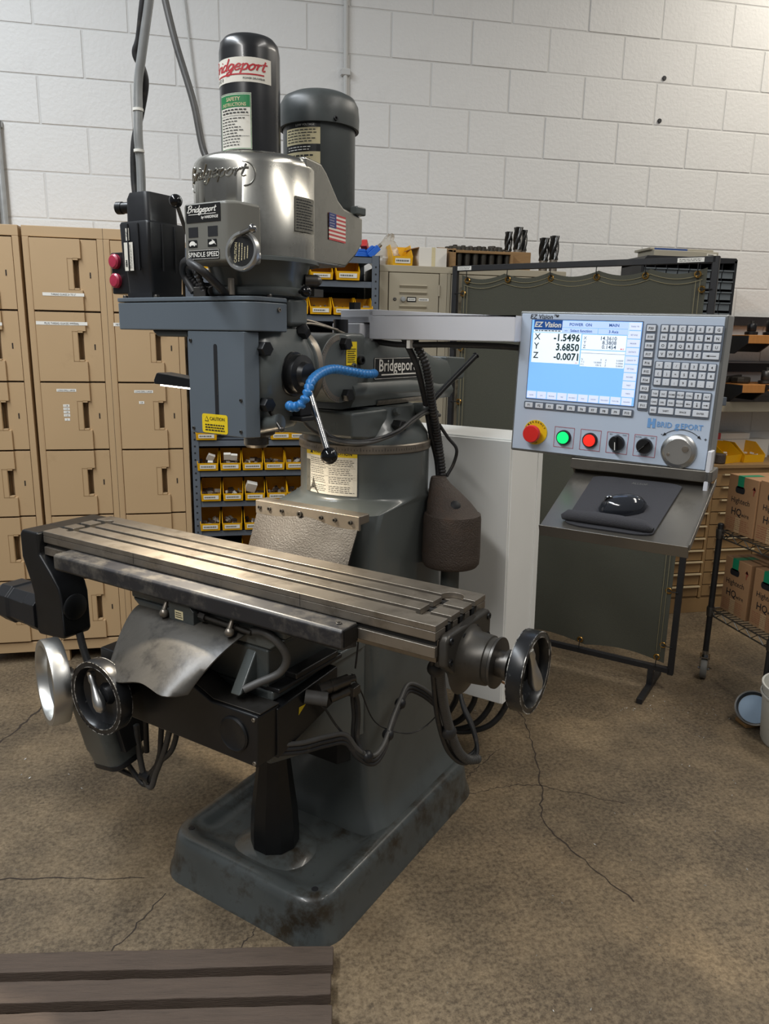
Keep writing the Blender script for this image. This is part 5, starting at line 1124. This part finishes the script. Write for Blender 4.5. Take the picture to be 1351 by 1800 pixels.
rows = [(.900,'shelf just below the slotted cover',[(-.118,.098),(-.016,.098),(.084,.098),(.184,.098),(.282,.096)],.083),
        (.757,'second shelf below the slotted cover',[(-.108,.094),(-.008,.096),(.092,.096),(.194,.098),(.288,.094)],.083),
        (.616,'third shelf below the slotted cover',[(-.116,.094),(-.016,.096),(.086,.096),(.188,.096)],.083),
        (1.606,'upper shelf beside the locker',[(.296,.100),(.400,.102),(.506,.102),(.600,.078)],.078)]
sd_ = 40
for z, nm, xs, h in rows:
    for i, (x, w_) in enumerate(xs):
        sd_ += 1; extra = ''
        if z == .757 and i == 2: extra = ' holding a carton'
        make_bin((x,SYF-.008,z), w_, h, .15, f'yellow bin{extra}, {ordn[i]} from left on the {nm}', sd_)
make_bin((.405,SYF-.006,1.757),.105,.072,.15,'small yellow bin left of two on the topmost open shelf', 61, fill=None)
make_bin((.523,SYF-.006,1.757),.112,.088,.15,'tall yellow bin right of two on the topmost open shelf', 62, fill=None)
make_bin((-.095,SYF-.006,1.757),.11,.085,.15,'yellow bin glimpsed behind the looped cable at the head', 63)
for i, x in enumerate((-.12,.215,.30)): make_bin((x,SYF-.008,1.041),.097,.078,.15,'yellow bin half hidden behind the slotted cover' if i == 0 else f'yellow bin {"left" if i == 1 else "right"} of the pair behind the quill stop block', 64+i)
for i, x in enumerate((.075,.175)): make_bin((x,SYF-.008,.475),.096,.083,.15,f'yellow bin in shadow on the lowest visible shelf, {"left" if i == 0 else "right"} one', 70+i)
# white cartons lying in bins of the first row
for k, (x, y, z, s, rz) in enumerate(((-.105,3.52,.955,.016,.4),(-.03,3.50,.962,.016,.0),(.0,3.50,.958,.015,.1),(.075,3.515,.815,.024,.3))):
    b = MB(); b.T = Matrix.Rotation(.5,4,'X') @ Matrix.Rotation(rz,4,'Y'); b.box(-s,s,-s*.5,s*.5,-s,s); o = b.build('small_carton', 'carton_white', None, bevel=.001, seg=1); o.location = (x,y,z)
    tag(o, ('small tilted white carton in the leftmost bin','left of two white cartons in the second bin','right of two white cartons in the second bin','white carton standing in the third bin of the second shelf')[k], 'carton', 'cartons in the bins')
# ---- clamps on top of the shelf
def clamp(loc, rz, tilt, m, label):
    o = MB(); o.box(-.032,.032,-.016,.016,0,.028); o.prism([(-.03,.028),(.02,.028),(.012,.042),(-.022,.042)],'y',-.013,.013)
    r_ = empty('toggle_clamp', loc, label, 'clamp', rz, 'clamps on the shelving top'); ORI[r_] = Vector((0,0,0)); r_.rotation_euler = (0,tilt,rz)
    o.build('clamp_body', m, r_, bevel=.003)
    o = MB(); o.cyl((.03,0,.014),(.05,0,.014),.008,12); o.build('clamp_screw', 'steel', r_)
clamp((.605,3.60,1.863),.3,0,'clamp_blue','blue plastic clamp at left on the shelving top')
clamp((.622,3.63,1.905),1.2,.5,'clamp_red','red clamp tilted on top of the blue clamps')
clamp((.668,3.60,1.884),.1,-.75,'clamp_blue','blue plastic clamp tilted up at right on the shelving top')
# ---- small tan locker unit
l2 = wroot('steel_locker', (.86,3.55,0), 'beige-grey vented steel locker with a round knob beside the shelving', 'locker')
b = MB(); z0, z1 = .05, 1.836
for xa, xb in ((.680,.722),(.968,1.005),(1.006,1.022),(1.27,1.30),(1.55,1.60)): b.box(xa,xb,3.55,3.58,.10,1.806)
b.box(.68,1.60,3.55,3.58,1.806,z1); b.box(.68,1.60,3.55,3.58,z0,.10); b.box(.68,.692,3.58,3.95,z0,z1); b.box(1.588,1.60,3.58,3.95,z0,z1); b.box(.692,1.588,3.58,3.95,z1-.012,z1); b.box(.692,1.588,3.582,3.59,z0,z1-.012)
b.build('carcass', 'locker2', l2, bevel=.002, seg=1)
for k, (xa, xb) in enumerate(((.7255,.9645),(1.025,1.267),(1.303,1.547))):
    for zt, zb in ((1.803,1.375),(1.37,.95),(.945,.53),(.525,.105)):
        b = MB(); b.box(xa,xb,3.548,3.562,zb,zt); do = b.build('door', 'locker2', l2, bevel=.002, seg=1)
        for dz in (-.052,-.082,-.145,-.175):
            b = MB(); b.prism([(3.548,zt+dz),(3.540,zt+dz-.004),(3.548,zt+dz-.016)],'x',xa+.05,xa+.18); b.build('louver', 'locker2', do)
        b = MB(); b.lathe([(.013,0),(.013,.006),(.010,.016),(.001,.017)],(xa+.067,3.548,zt-.118),(0,-1,0),18); b.build('knob', 'galv', do)
        b = MB(); b.lathe([(.008,0),(.008,.003),(.004,.004),(.001,.002)],(xa+.028,3.548,zt-.118),(0,-1,0),14); b.build('lock', 'steel_dark', do)
        b = MB(); fm = plane((xa+.108,3.548,zt-.118),(1,0,0),(0,0,1),.002); b.patch(fm,-.022,.022,-.011,.011); b.mi = 1; b.patch(lift(fm,.0006),-.018,.018,-.006,.006); b.mi = 2; b.scribble(lift(fm,.001),-.015,.016,-.004,.004,1,.6,.1); b.build('number_plate', ['black','print_white','print_grey'], do, smooth=False)
        b = MB(); fm = plane((xa+.165,3.548,zt-.118),(1,0,0),(0,0,1),.001); b.patch(fm,-.022,.026,-.006,.006); b.mi = 1; b.scribble(lift(fm,.001),-.019,.022,-.004,.004,1,.6,.1); b.build('strip_label', ['print_white','print_grey'], do, smooth=False)
        b = MB(); b.cyl((xb+.001,3.546,zt-.05),(xb+.001,3.546,zt-.10),.004,8); b.build('hinge', 'locker2', do)
# things on top of it
T2 = 1.837
make_bin((.793,3.575,T2),.10,.098,.15,'yellow bin standing on the beige locker in front of a plastic bag', 90, grp='yellow bins on the beige locker', fill='bits')
random.seed(12)
b = MB(); rg = []
for k in range(13):
    t_ = k/12; z = T2+.002+t_*.155; r = (.055+.02*math.sin(t_*5))*(1-.55*t_**2.5)
    rg.append([(.735+(r+random.uniform(-.009,.009))*1.05*math.cos(a)+.035*t_,3.76+(r+random.uniform(-.009,.009))*math.sin(a),z+random.uniform(-.006,.006)) for a in [2*PI*i/20 for i in range(20)]])
b.loft(rg); o = b.build('plastic_bag', 'plastic_bag', None, angle=25); tag(o, 'crumpled clear plastic bag standing on the beige locker', 'bag')
wc = empty('cardboard_box', (.95,3.60,T2), 'white cardboard box on the beige locker', 'box', .10); ORI[wc] = Vector((0,0,0))
b = MB(); b.box(-.075,.065,0,.12,0,.088); b.build('carton', 'carton_white', wc, bevel=.002)
b = MB(); b.box(-.012,.006,-.0008,.1208,.001,.0888); b.build('tape', 'label_cream', wc)
b = MB(); b.add([(-.075,0,.088),(-.075,.12,.088),(-.11,.115,.078),(-.11,.005,.080),(-.075,0,.085),(-.075,.12,.085),(-.11,.115,.075),(-.11,.005,.077)],[(0,1,2,3),(7,6,5,4),(0,3,7,4),(1,5,6,2),(2,6,7,3)]); b.build('flap', 'cardboard', wc)
# tool holder rack
tr = wroot('tool_rack', (1.18,3.60,T2), 'dark wooden rack of steel tool holders on the beige locker', 'tool rack')
b = MB(); b.box(1.030,1.046,3.56,3.86,T2,T2+.085); b.box(1.315,1.330,3.56,3.86,T2,T2+.07); b.prism([(3.56,T2+.066),(3.86,T2+.110),(3.86,T2+.122),(3.56,T2+.078)],'x',1.030,1.330); b.box(1.03,1.33,3.85,3.86,T2,T2+.11); b.box(1.03,1.33,3.56,3.86,T2,T2+.008); b.build('rack_frame', 'wood', tr, bevel=.002)
random.seed(5); ordn7 = ordn+['sixth','seventh']; rown = ['front','second','third','rear']
for r_ in range(4):
    for c_ in range(7):
        x = 1.068+c_*.040; y = 3.585+r_*.07; z = T2+.072+r_*.0105
        b = MB(); hh = random.uniform(.012,.028); b.lathe([(.012,-.062),(.0155,-.02),(.0155,0),(.017,0.0),(.017,hh*.5),(.012,hh*.55),(.012,hh),(.006,hh+.002)],(x,y,z),(0,0,1),14)
        o = b.build('tool_holder', 'holder_steel', None, angle=40); tag(o, f'steel tool holder, {ordn7[c_]} from left in the {rown[r_]} row of the wooden rack', 'tool holder', 'tool holders in the rack')
        o.location = (0,0,0)
# end mills
def endmill(loc, r, h, label, tw=2.4, fl=4, shank=.35):
    t = empty('end_mill', loc, label, 'end mill', 0., 'large end mills'); ORI[t] = Vector((0,0,0))
    b = MB(); b.cyl((0,0,0),(0,0,h*shank),r*.82,20); b.build('shank', 'steel', t)
    b = MB(); rg = []
    for k in range(25):
        t_ = k/24; ring = []
        for i in range(48):
            a = 2*PI*i/48; f_ = (math.cos(fl*(a))+1)/2; ring.append((r*(.66+.34*f_**.6)*math.cos(a+tw*t_), r*(.66+.34*f_**.6)*math.sin(a+tw*t_), h*shank+h*(1-shank)*t_))
        rg.append(ring)
    b.loft(rg); b.build('flutes', 'carbide', t, angle=50)
wbk = MB(); wbk.box(1.338,1.442,3.62,3.72,T2,T2+.088); o = wbk.build('wooden_block', 'wood', None, bevel=.003); tag(o, 'brown wooden block holding three end mills on the locker top', 'wooden block')
for i, (x, y, r, h) in enumerate(((1.352,3.70,.020,.10),(1.388,3.665,.024,.118),(1.424,3.69,.021,.11))):
    endmill((x,y,T2+.0885),r,h,('left end mill of three standing on the wooden block','middle and tallest end mill of three on the wooden block','right end mill of three standing on the wooden block')[i],shank=.12)
for i, (x, y, r, h) in enumerate(((1.532,3.68,.026,.165),(1.570,3.645,.024,.172))):
    endmill((x,y,T2),r,h,('left of two end mills standing directly on the locker top','right of two end mills standing directly on the locker top')[i])
# ---- welding curtain on its frame
wc = mroot('welding_screen', (.13,2.01,0), 'olive canvas welding screen laced into a black tube frame', 'welding screen')
def bar(p0, p1, s=.0125, m='frame_black', name='frame_tube', par=wc):
    b = MB(); p0 = Vector(p0); p1 = Vector(p1)
    lo_ = [min(p0[i],p1[i])-s for i in range(3)]; hi = [max(p0[i],p1[i])+s for i in range(3)]
    b.box(lo_[0],hi[0],lo_[1],hi[1],lo_[2],hi[2]); return b.build(name, m, par, bevel=.002, seg=1)
FX0, FX1, FZ0, FZ1 = -.435, .692, .108, 1.826
bar((FX0,2.01,FZ0),(FX0,2.01,FZ1)); bar((FX1,2.01,FZ0-.005),(FX1,2.01,FZ1)); bar((FX0+.0125,2.01,FZ1),(FX1-.0125,2.01,FZ1)); bar((FX0+.0125,2.01,FZ0),(FX1-.0125,2.01,FZ0))
for x in (FX0+.076,FX1-.082): bar((x,1.845,.0125),(x,2.18,.0125),.0125,name='foot'); b = MB(); b.box(x-.012,x+.012,1.998,2.022,.02,.10); b.build('foot_upright', 'frame_black', wc)
gx = [FX0+.055+i*(FX1-FX0-.11)/5 for i in range(6)]; gzs = [FZ1-.075]+[FZ1-.075-i*(FZ1-FZ0-.14)/6 for i in range(1,7)]
cx0, cx1, cz0, cz1 = FX0+.032, FX1-.030, FZ0+.03, FZ1-.028
def sag(u, n, k): return k*abs(math.sin(PI*n*u))**.9
nu, nv = 60, 40; vs_ = []
for j in range(nv+1):
    for i in range(nu+1):
        u = i/nu; v = j/nv; top = sag(u,5,.022); bot = sag(u,3,.020)
        z = cz0+bot+(cz1-top-cz0-bot)*v; x = cx0+(cx1-cx0)*u
        vs_.append((x,2.0105+.004*math.sin(u*17+v*3)+.005*math.sin(v*9+u*4),z))
W_ = nu+1; K = len(vs_); fs = [(j*W_+i,j*W_+i+1,(j+1)*W_+i+1,(j+1)*W_+i) for j in range(nv) for i in range(nu)]
b = MB(); b.add(vs_+[(x,y+.0015,z) for x, y, z in vs_], fs+[tuple(K+q for q in reversed(f)) for f in fs]); cur = b.build('curtain', 'canvas', wc, angle=60)
b = MB()
for d_ in (.020,.040):
    b.tube([(cx0+(cx1-cx0)*i/80, 2.005+.004*math.sin(i/80*17+3), cz1-sag(i/80,5,.022)-d_) for i in range(1,80)],.0012,5)
for xx in (cx1-.02,cx1-.036,cx0+.02,cx0+.036): b.tube([(xx,2.0,cz0+.05+(cz1-cz0-.1)*i/20) for i in range(21)],.0012,5)
b.build('stitching', 'thread', cur, smooth=False)
def grommet(x, z, dx, dz):
    b = MB(); P = [(x+.011*math.cos(a),2.0035,z+.011*math.sin(a)) for a in [2*PI*i/16 for i in range(17)]]; b.tube(P,.0035,6); g = b.build('grommet', 'brass', cur)
    b = MB(); b.tube([(x,2.0,z),(x+dx*.5,1.992,z+dz*.5),(x+dx,1.994,z+dz)],.0022,6); b.build('lace', 'black_matte', g)
for i in range(6):
    u = i/5*.94+.03; grommet(cx0+(cx1-cx0)*u, cz1-.026, 0, .045)
for i in range(7):
    v = .95-.9*i/6
    grommet(cx0+.012, cz0+(cz1-cz0)*v, -.04, 0); grommet(cx1-.012, cz0+(cz1-cz0)*v, .04, 0)
for i in range(1,4): grommet(cx0+(cx1-cx0)*i/3*.97, cz0+.022, 0, -.045)
for xx, w_ in ((.60,.05),(-.385,.035)):
    b = MB(); fm = plane((xx,1.9975,FZ1),(1,0,0),(0,0,1),.001); b.patch(fm,-w_,w_,-.0085,.0085); b.mi = 1; b.scribble(lift(fm,.0006),-w_*.85,w_*.85,-.006,.006,2,.4,.2); b.build('frame_label', ['print_white','print_grey'], wc, smooth=False)
# ---- black parts organiser beyond the screen with a case on top, on a shelf
og = wroot('parts_organizer', (2.32,3.60,1.22), 'black plastic drawer organiser beyond the welding screen', 'organizer')
b = MB(); X0, X1, ZB, ZT = 2.02, 2.556, 1.24, 1.934
b.prism([(X0,ZT-.03),(X0+.03,ZT),(X1-.008,ZT+.003),(X1,ZT-.006),(X1,ZT-.02),(X0,ZT-.045)],'y',3.60,3.80); b.box(X0,X0+.015,3.60,3.80,ZB,ZT-.03); b.box(X1-.015,X1,3.60,3.80,ZB,ZT-.01); b.box(X0,X1,3.795,3.80,ZB,ZT-.01); b.box(X0,X1,3.60,3.80,ZB,ZB+.012)
for k in range(1,8): b.box(X0+.015+k*.063,X0+.018+k*.063,3.605,3.795,ZB,ZT-.02)
for k in range(1,13): b.box(X0+.01,X1-.01,3.605,3.795,ZB+k*.053,ZB+k*.053+.003)
b.build('organizer_frame', 'black_plastic', og)
for r_ in range(12):
    for c_ in range(8):
        x = X0+.019+c_*.063; z = ZB+.014+r_*.053; wd = .056 if c_ < 7 else .060
        d = MB(); d.box(x,x+wd,3.603,3.606,z,z+.036); d.prism([(3.606,z+.030),(3.594,z+.034),(3.594,z+.040),(3.606,z+.040)],'x',x,x+wd); d.box(x+.002,x+wd-.002,3.606,3.70,z,z+.002); d.build('drawer', 'clear_drawer', og, smooth=False)
os_ = MB(); os_.box(1.95,2.575,3.58,3.95,1.19,1.235); o = os_.build('wall_shelf', 'shelf_grey', None, bevel=.003); tag(o, 'grey wall shelf carrying the black drawer organiser', 'shelf')
o_ = MB(); o_.box(1.97,1.99,3.60,3.94,0,1.19); o_.box(2.40,2.42,3.70,3.94,.9,1.19); o_.build('shelf_support', 'shelf_grey', o)
cg = wroot('tool_case', (2.28,3.66,1.94), 'flat grey instrument case with a blue strip lying on the organiser', 'case')
b = MB(); b.box(2.105,2.47,3.64,3.80,1.9385,1.968); b.build('case_body', 'case_grey', cg, bevel=.003)
b = MB(); b.box(2.09,2.45,3.655,3.81,1.968,1.980); b.build('case_lid', 'case_grey', cg, bevel=.003)
b = MB(); b.box(2.115,2.30,3.6545,3.6555,1.969,1.9785); b.build('blue_strip', 'print_navy', cg)
b = MB(); fm = plane((2.43,3.64,1.953),(1,0,0),(0,0,1),.001); b.patch(fm,-.028,.028,-.009,.007); b.mi = 1; b.scribble(lift(fm,.0006),-.022,.022,-.005,.004,1,.6,.3); b.build('case_label', ['label_white','print_dark'], cg, smooth=False)
# ---- wall racks with tool holders at the right edge
def wall_rack(z, label, n):
    t = wroot('tool_shelf', (2.95,3.75,z-.1), label, 'tool shelf')
    b = MB(); b.box(2.60,3.35,3.93,3.965,z+.055,z+.105); b.build('wall_rail', 'frame_black', t)
    for x in (2.835,3.25):
        b = MB(); b.prism([(3.93,z-.09),(3.72,z-.09),(3.655,z-.055),(3.60,z-.02),(3.60,z),(3.93,z)],'x',x-.006,x+.006); b.build('bracket', 'frame_black', t)
    b = MB(); b.box(2.69,2.829,3.62,3.93,z-.045,z+.0); b.build('side_board', 'wood_orange', t, bevel=.003)
    b = MB(); b.prism([(3.93,z-.1),(3.72,z-.1),(3.64,z-.055),(3.62,z-.045),(3.62,z-.005),(3.93,z-.005)],'x',2.686,2.690); b.build('end_bracket', 'frame_black', t)
    b = MB(); b.box(2.842,3.243,3.62,3.93,z-.035,z+.0); b.build('shelf_board', 'wood_orange', t, bevel=.003)
    return t
wall_rack(1.56,'upper wooden tool shelf on black brackets at the right edge',2)
wall_rack(1.30,'lower wooden tool shelf on black brackets at the right edge',2)
def toolholder(loc, label, m='holder_steel', big=1.):
    t = empty('tool_arbor', loc, label, 'tool holder', 0., 'tool holders on the wall shelves'); ORI[t] = Vector((0,0,0))
    b = MB(); b.lathe([(.030*big,0),(.034*big,.004),(.034*big,.016),(.022*big,.02),(.024*big,.024),(.024*big,.055*big),(.021*big,.060*big),(.010,.060*big)],(0,0,0),(0,0,1),24); b.build('holder_body', m, t)
    b = MB(); b.cyl((0,0,.055*big),(0,0,.075*big),.009,14); b.build('holder_tip', 'steel_dark', t)
toolholder((2.775,3.72,1.5605),'black tool holder on the left board of the upper wall shelf','black')
toolholder((2.885,3.70,1.5605),'black tool holder at the right picture edge on the upper wall shelf','black',1.3)
b = MB(); b.lathe([(.045,0),(.05,.01),(.05,.03),(.045,.035),(.01,.036)],(2.76,3.74,1.3005),(0,0,1),10); o = b.build('face_mill', 'holder_steel', None, bevel=.002, angle=20); tag(o, 'faceted steel milling cutter on the lower wall shelf', 'milling cutter')
toolholder((2.89,3.70,1.3005),'steel arbor with rings on the lower wall shelf','steel_dark',1.2)
b = MB(); b.prism([(0,0),(.10,.012),(.10,.045),(.02,.035)],'y',-.015,.015); o = b.build('cutting_tool', 'holder_steel', None, bevel=.002); o.location = (2.70,3.80,1.3005); tag(o, 'dark angled tool lying behind the steel cutter on the lower wall shelf', 'tool')
lg = MB(); lg.box(2.60,3.40,3.72,3.965,1.165,1.180); lg.box(2.60,3.40,3.712,3.72,1.145,1.20); o = lg.build('wall_ledge', 'locker2', None, bevel=.002); tag(o, 'beige steel ledge on the wall under the tool shelves', 'ledge')
# ---- tan drawer cabinet, right back
dc = wroot('drawer_cabinet', (2.75,3.66,0), 'tan drawer cabinet with pale drawer pulls by the back wall', 'drawer cabinet')
b = MB(); b.box(2.20,3.20,3.66,3.96,0,.84); b.box(2.195,3.205,3.64,3.962,.84,.86); b.box(2.585,2.605,3.645,3.66,.09,.84); b.build('cabinet_body', 'drawer_tan', dc, bevel=.002, seg=1)
b = MB(); b.box(2.20,3.20,3.650,3.66,0,.085); b.build('plinth', 'drawer_tan', dc, bevel=.001, seg=1)
dz = [.831,.809,.736,.665,.591,.517,.446,.376,.309,.238,.164,.096]
for c_, (xa, xb) in enumerate(((2.205,2.582),(2.608,2.90),(2.905,3.195))):
    for k in range(1,len(dz)):
        zt = dz[k-1] if k > 1 else .835; zb = dz[k]
        if k == 1: continue
        d = MB(); d.box(xa,xb,3.648,3.66,zb+.004,dz[k-1]-.002); do = d.build('drawer', 'drawer_tan', dc, bevel=.001, seg=1)
        d = MB(); d.prism([(3.648,dz[k-1]-.010),(3.628,dz[k-1]-.006),(3.628,dz[k-1]+.002),(3.648,dz[k-1]-.001)],'x',xa+(.0 if c_ == 0 else .045),xb-.0); d.build('pull', 'drawer_edge', do)
# yellow bins and things on it
for i, (x, y, rz, lab) in enumerate(((2.745,3.70,.35,'large bright yellow bin on the tan drawer cabinet, left one'),(2.885,3.71,.1,'large bright yellow bin with white bags on the tan drawer cabinet'))):
    make_bin((x,y,.8605),.15,.105,.19,lab,95+i,rot=rz,white=False,grp='yellow bins on the drawer cabinet',fill='carton_white')
b = MB(); b.lathe([(.03,0),(.036,.005),(.036,.05),(.03,.055),(.001,.056)],(2.655,3.70,.8605),(0,0,1),20); o = b.build('metal_cup', 'cast_rust', None); tag(o, 'rusty round cup beside the yellow bins on the drawer cabinet', 'cup')
b = MB(); b.box(-.11,.11,-.03,.03,0,.035); b.mi = 1; b.box(-.112,-.08,-.031,.031,-.001,.036); o = b.build('long_carton', ['carton_white','flag_red'], None, bevel=.002); o.location = (2.86,3.91,.97); tag(o, 'long pale carton with a red end behind the yellow bins', 'carton')
b = MB(); b.box(2.72,3.10,3.875,3.95,.8605,.9685); o = b.build('carton', 'carton_white', None, bevel=.002); tag(o, 'white carton behind the yellow bins under the long carton', 'carton')
# ---- wire shelf cart with boxes
ct = wroot('wire_cart', (2.5,2.68,0), 'black-posted wire shelf cart on casters at the right edge', 'cart')
CXa, CXb, CYa, CYb = 2.11, 2.95, 2.47, 2.87
def caster(x, y):
    w_ = MB(); w_.lathe([(.008,-.014),(.044,-.014),(.047,-.010),(.047,.010),(.044,.014),(.008,.014)],(x-.008,y-.011,.047),(.8,-.6,0),28); ca_ = w_.build('caster_wheel', 'wheel_grey', ct)
    h_ = MB(); h_.prism([(-.03,.045),(.012,.03),(.025,.10),(-.03,.105)],'x',-.019,-.0165); h_.prism([(-.03,.045),(.012,.03),(.025,.10),(-.03,.105)],'x',.0165,.019); h_.box(-.022,.022,-.03,.025,.099,.106); h_.cyl((0,0,.104),(0,0,.13),.014,14); h_.cyl((-.024,-.014,.047),(.024,-.014,.047),.006,10); h_.add([(.02,.01,.04),(.035,.03,.03),(.035,.03,.034),(.02,.01,.05)],[(0,1,2,3)])
    h_.v = [(p[0]*.8+p[1]*.6+x,-p[0]*.6+p[1]*.8+y,p[2]) for p in h_.v]; h_.build('caster_fork', 'chrome', ca_, smooth=False)
for x in (CXa,CXb):
    for y in (CYa,CYb):
        b = MB(); b.cyl((x,y,.125),(x,y,.722),.0127,18); po = b.build('post', 'frame_black', ct)
        b = MB(); b.lathe([(.0135,0),(.0135,.008),(.010,.012),(.001,.0125)],(x,y,.722),(0,0,1),18); b.build('post_cap', 'black_plastic', po)
        caster(x,y)
for z in (.700,.335):
    b = MB(); 
    for x in (CXa,CXb): b.cyl((x,CYa,z),(x,CYb,z),.0035,8); b.cyl((x,CYa,z-.03),(x,CYb,z-.03),.0035,8)
    for y in (CYa,CYb): b.cyl((CXa,y,z),(CXb,y,z),.0035,8); b.cyl((CXa,y,z-.03),(CXb,y,z-.03),.0035,8)
    sf = b.build('wire_shelf', 'wire', ct)
    for x in (CXa,CXb):
        n = 10; b = MB(); b.tube([(x,CYa+(CYb-CYa)*i/n,z-(.03 if i % 2 else 0)) for i in range(n+1)],.0022,6); b.build('truss_wire', 'wire', sf)
    for y in (CYa,CYb):
        n = 20; b = MB(); b.tube([(CXa+(CXb-CXa)*i/n,y,z-(.03 if i % 2 else 0)) for i in range(n+1)],.0022,6); b.build('truss_wire', 'wire', sf)
    for i in range(1,16):
        y = CYa+(CYb-CYa)*i/16; b = MB(); b.cyl((CXa,y,z+.003),(CXb,y,z+.003),.0022,6); b.build('shelf_wire', 'wire', sf)
    for x in (CXa,CXb):
        for y in (CYa,CYb): b = MB(); b.lathe([(.016,-.035),(.018,.0),(.016,.008)],(x,y,z),(0,0,1),16); b.build('shelf_collar', 'steel_dark', sf)
def wirebox(x0, x1, y0, y1, z0, h, label, gap=False):
    t = wroot('cardboard_box', ((x0+x1)/2,(y0+y1)/2,z0), label, 'box', 'cardboard boxes on the wire cart')
    b = MB(); b.box(x0,x1,y0,y1,z0,z0+h); b.build('carton', 'cardboard', t, bevel=.002)
    yc = (y0+y1)/2; fm = plane((x0,yc,z0+h/2),(0,-1,0),(0,0,1),.0008); W2 = (y1-y0)/2
    b = MB(); L_ = [(x,y) for x, y, _ in rrect(-.045,.015,h/2-.075,h/2-.045,.012,0,4)]; b.add([fm(x,y) for x, y in L_],[tuple(range(len(L_)))]); b.build('hand_hole', 'print_dark', t, smooth=False)
    b = MB(); b.patch(fm,-.035,.005,h/2-.052,h/2+.0003); b.patch(plane((x0-.0008,yc,z0+h),(0,-1,0),(1,0,0),.0008),-.035,.005,0,.10); b.build('green_tape', 'tape_green', t, smooth=False)
    b = MB(); b.mi = 0; b.text('Hightech',fm,-.005,h/2-.118,.034,sx=1.0,bold=.005); b.text('HQ',fm,-.055,h/2-.172,.045,align='LEFT',bold=.008); b.text('wire',fm,.010,h/2-.172,.028,align='LEFT'); b.mi = 1; b.text('↑',fm,W2-.022,h/2-.06,.04); b.patch(fm,W2-.026,W2-.020,h/2-.07,h/2-.035); b.add([fm(W2-.033,h/2-.045),fm(W2-.013,h/2-.045),fm(W2-.023,h/2-.03)],[(0,1,2)]); b.scribble(fm,-W2+.012,W2-.012,-h/2+.012,h/2-.185,6,.18,.2)
    b.build('box_print', ['print_dark','clamp_red_dark'], t, smooth=False)
    b = MB(); b.patch(fm,-.025,.01,-h/2+.004,-h/2+.07); b.build('paper_tape', 'label_tan', t, smooth=False)
wirebox(2.135,2.40,2.695,2.885,.7056,.25,'cardboard wire box on the cart top shelf, the one further back')
wirebox(2.14,2.40,2.495,2.690,.7056,.255,'cardboard wire box on the cart top shelf, the one nearer the camera')
wirebox(2.145,2.40,2.685,2.855,.3406,.25,'cardboard wire box on the cart bottom shelf, the one further back')
wirebox(2.15,2.40,2.485,2.665,.3406,.25,'cardboard wire box on the cart bottom shelf, the one nearer the camera')
# bucket and round tin at the lower right edge
bk = wroot('bucket', (2.11,2.27,0), 'white plastic bucket cut off by the right picture edge', 'bucket')
b = MB(); b.lathe([(.001,.004),(.125,.004),(.13,.0),(.135,.01),(.150,.225),(.154,.228),(.154,.236),(.147,.236),(.130,.012),(.001,.010)],(2.115,2.26,0),(0,0,1),48,False,False); b.build('bucket_body', 'bucket', bk)
b = MB(); b.lathe([(.1515,.19),(.155,.192),(.155,.198),(.1505,.2)],(2.115,2.26,0),(0,0,1),48,False,False); b.build('bucket_rib', 'bucket', bk)
pn = wroot('tin_pan', (2.05,2.46,0), 'round shallow metal tin leaning beside the white bucket', 'tin')
b = MB(); ax = Vector((-.55,-.55,.62)).normalized(); b.lathe([(.062,-.02),(.070,0),(.072,.003),(.066,.004),(.060,-.016),(.001,-.017)],(2.035,2.425,.075),ax,36,True,False); b.build('pan_body', 'steel_dark', pn)
b = MB(); b.lathe([(.058,-.0155),(.058,-.0145),(.001,-.0143)],(2.035,2.425,.075),ax,36); b.build('pan_reflection', 'reflection_blue', pn)  # grey-blue disc inside the tin: its reflection painted as a flat colour
b = MB(); b.box(1.99,2.08,2.40,2.47,.001,.016); b.build('pan_stand', 'wood', pn, bevel=.003)
# ---- thin wire hanging down the wall
b = MB(); b.tube(bez([(-.175,3.955,3.06),(-.168,3.955,2.986),(-.140,3.955,2.70),(-.114,3.955,2.468),(-.090,3.955,2.30),(-.08,3.955,1.95)],8),.004,8); o = b.build('wall_wire', 'conduit_white', None); tag(o, 'thin pale wire hanging down the block wall left of the drawbar', 'wire')
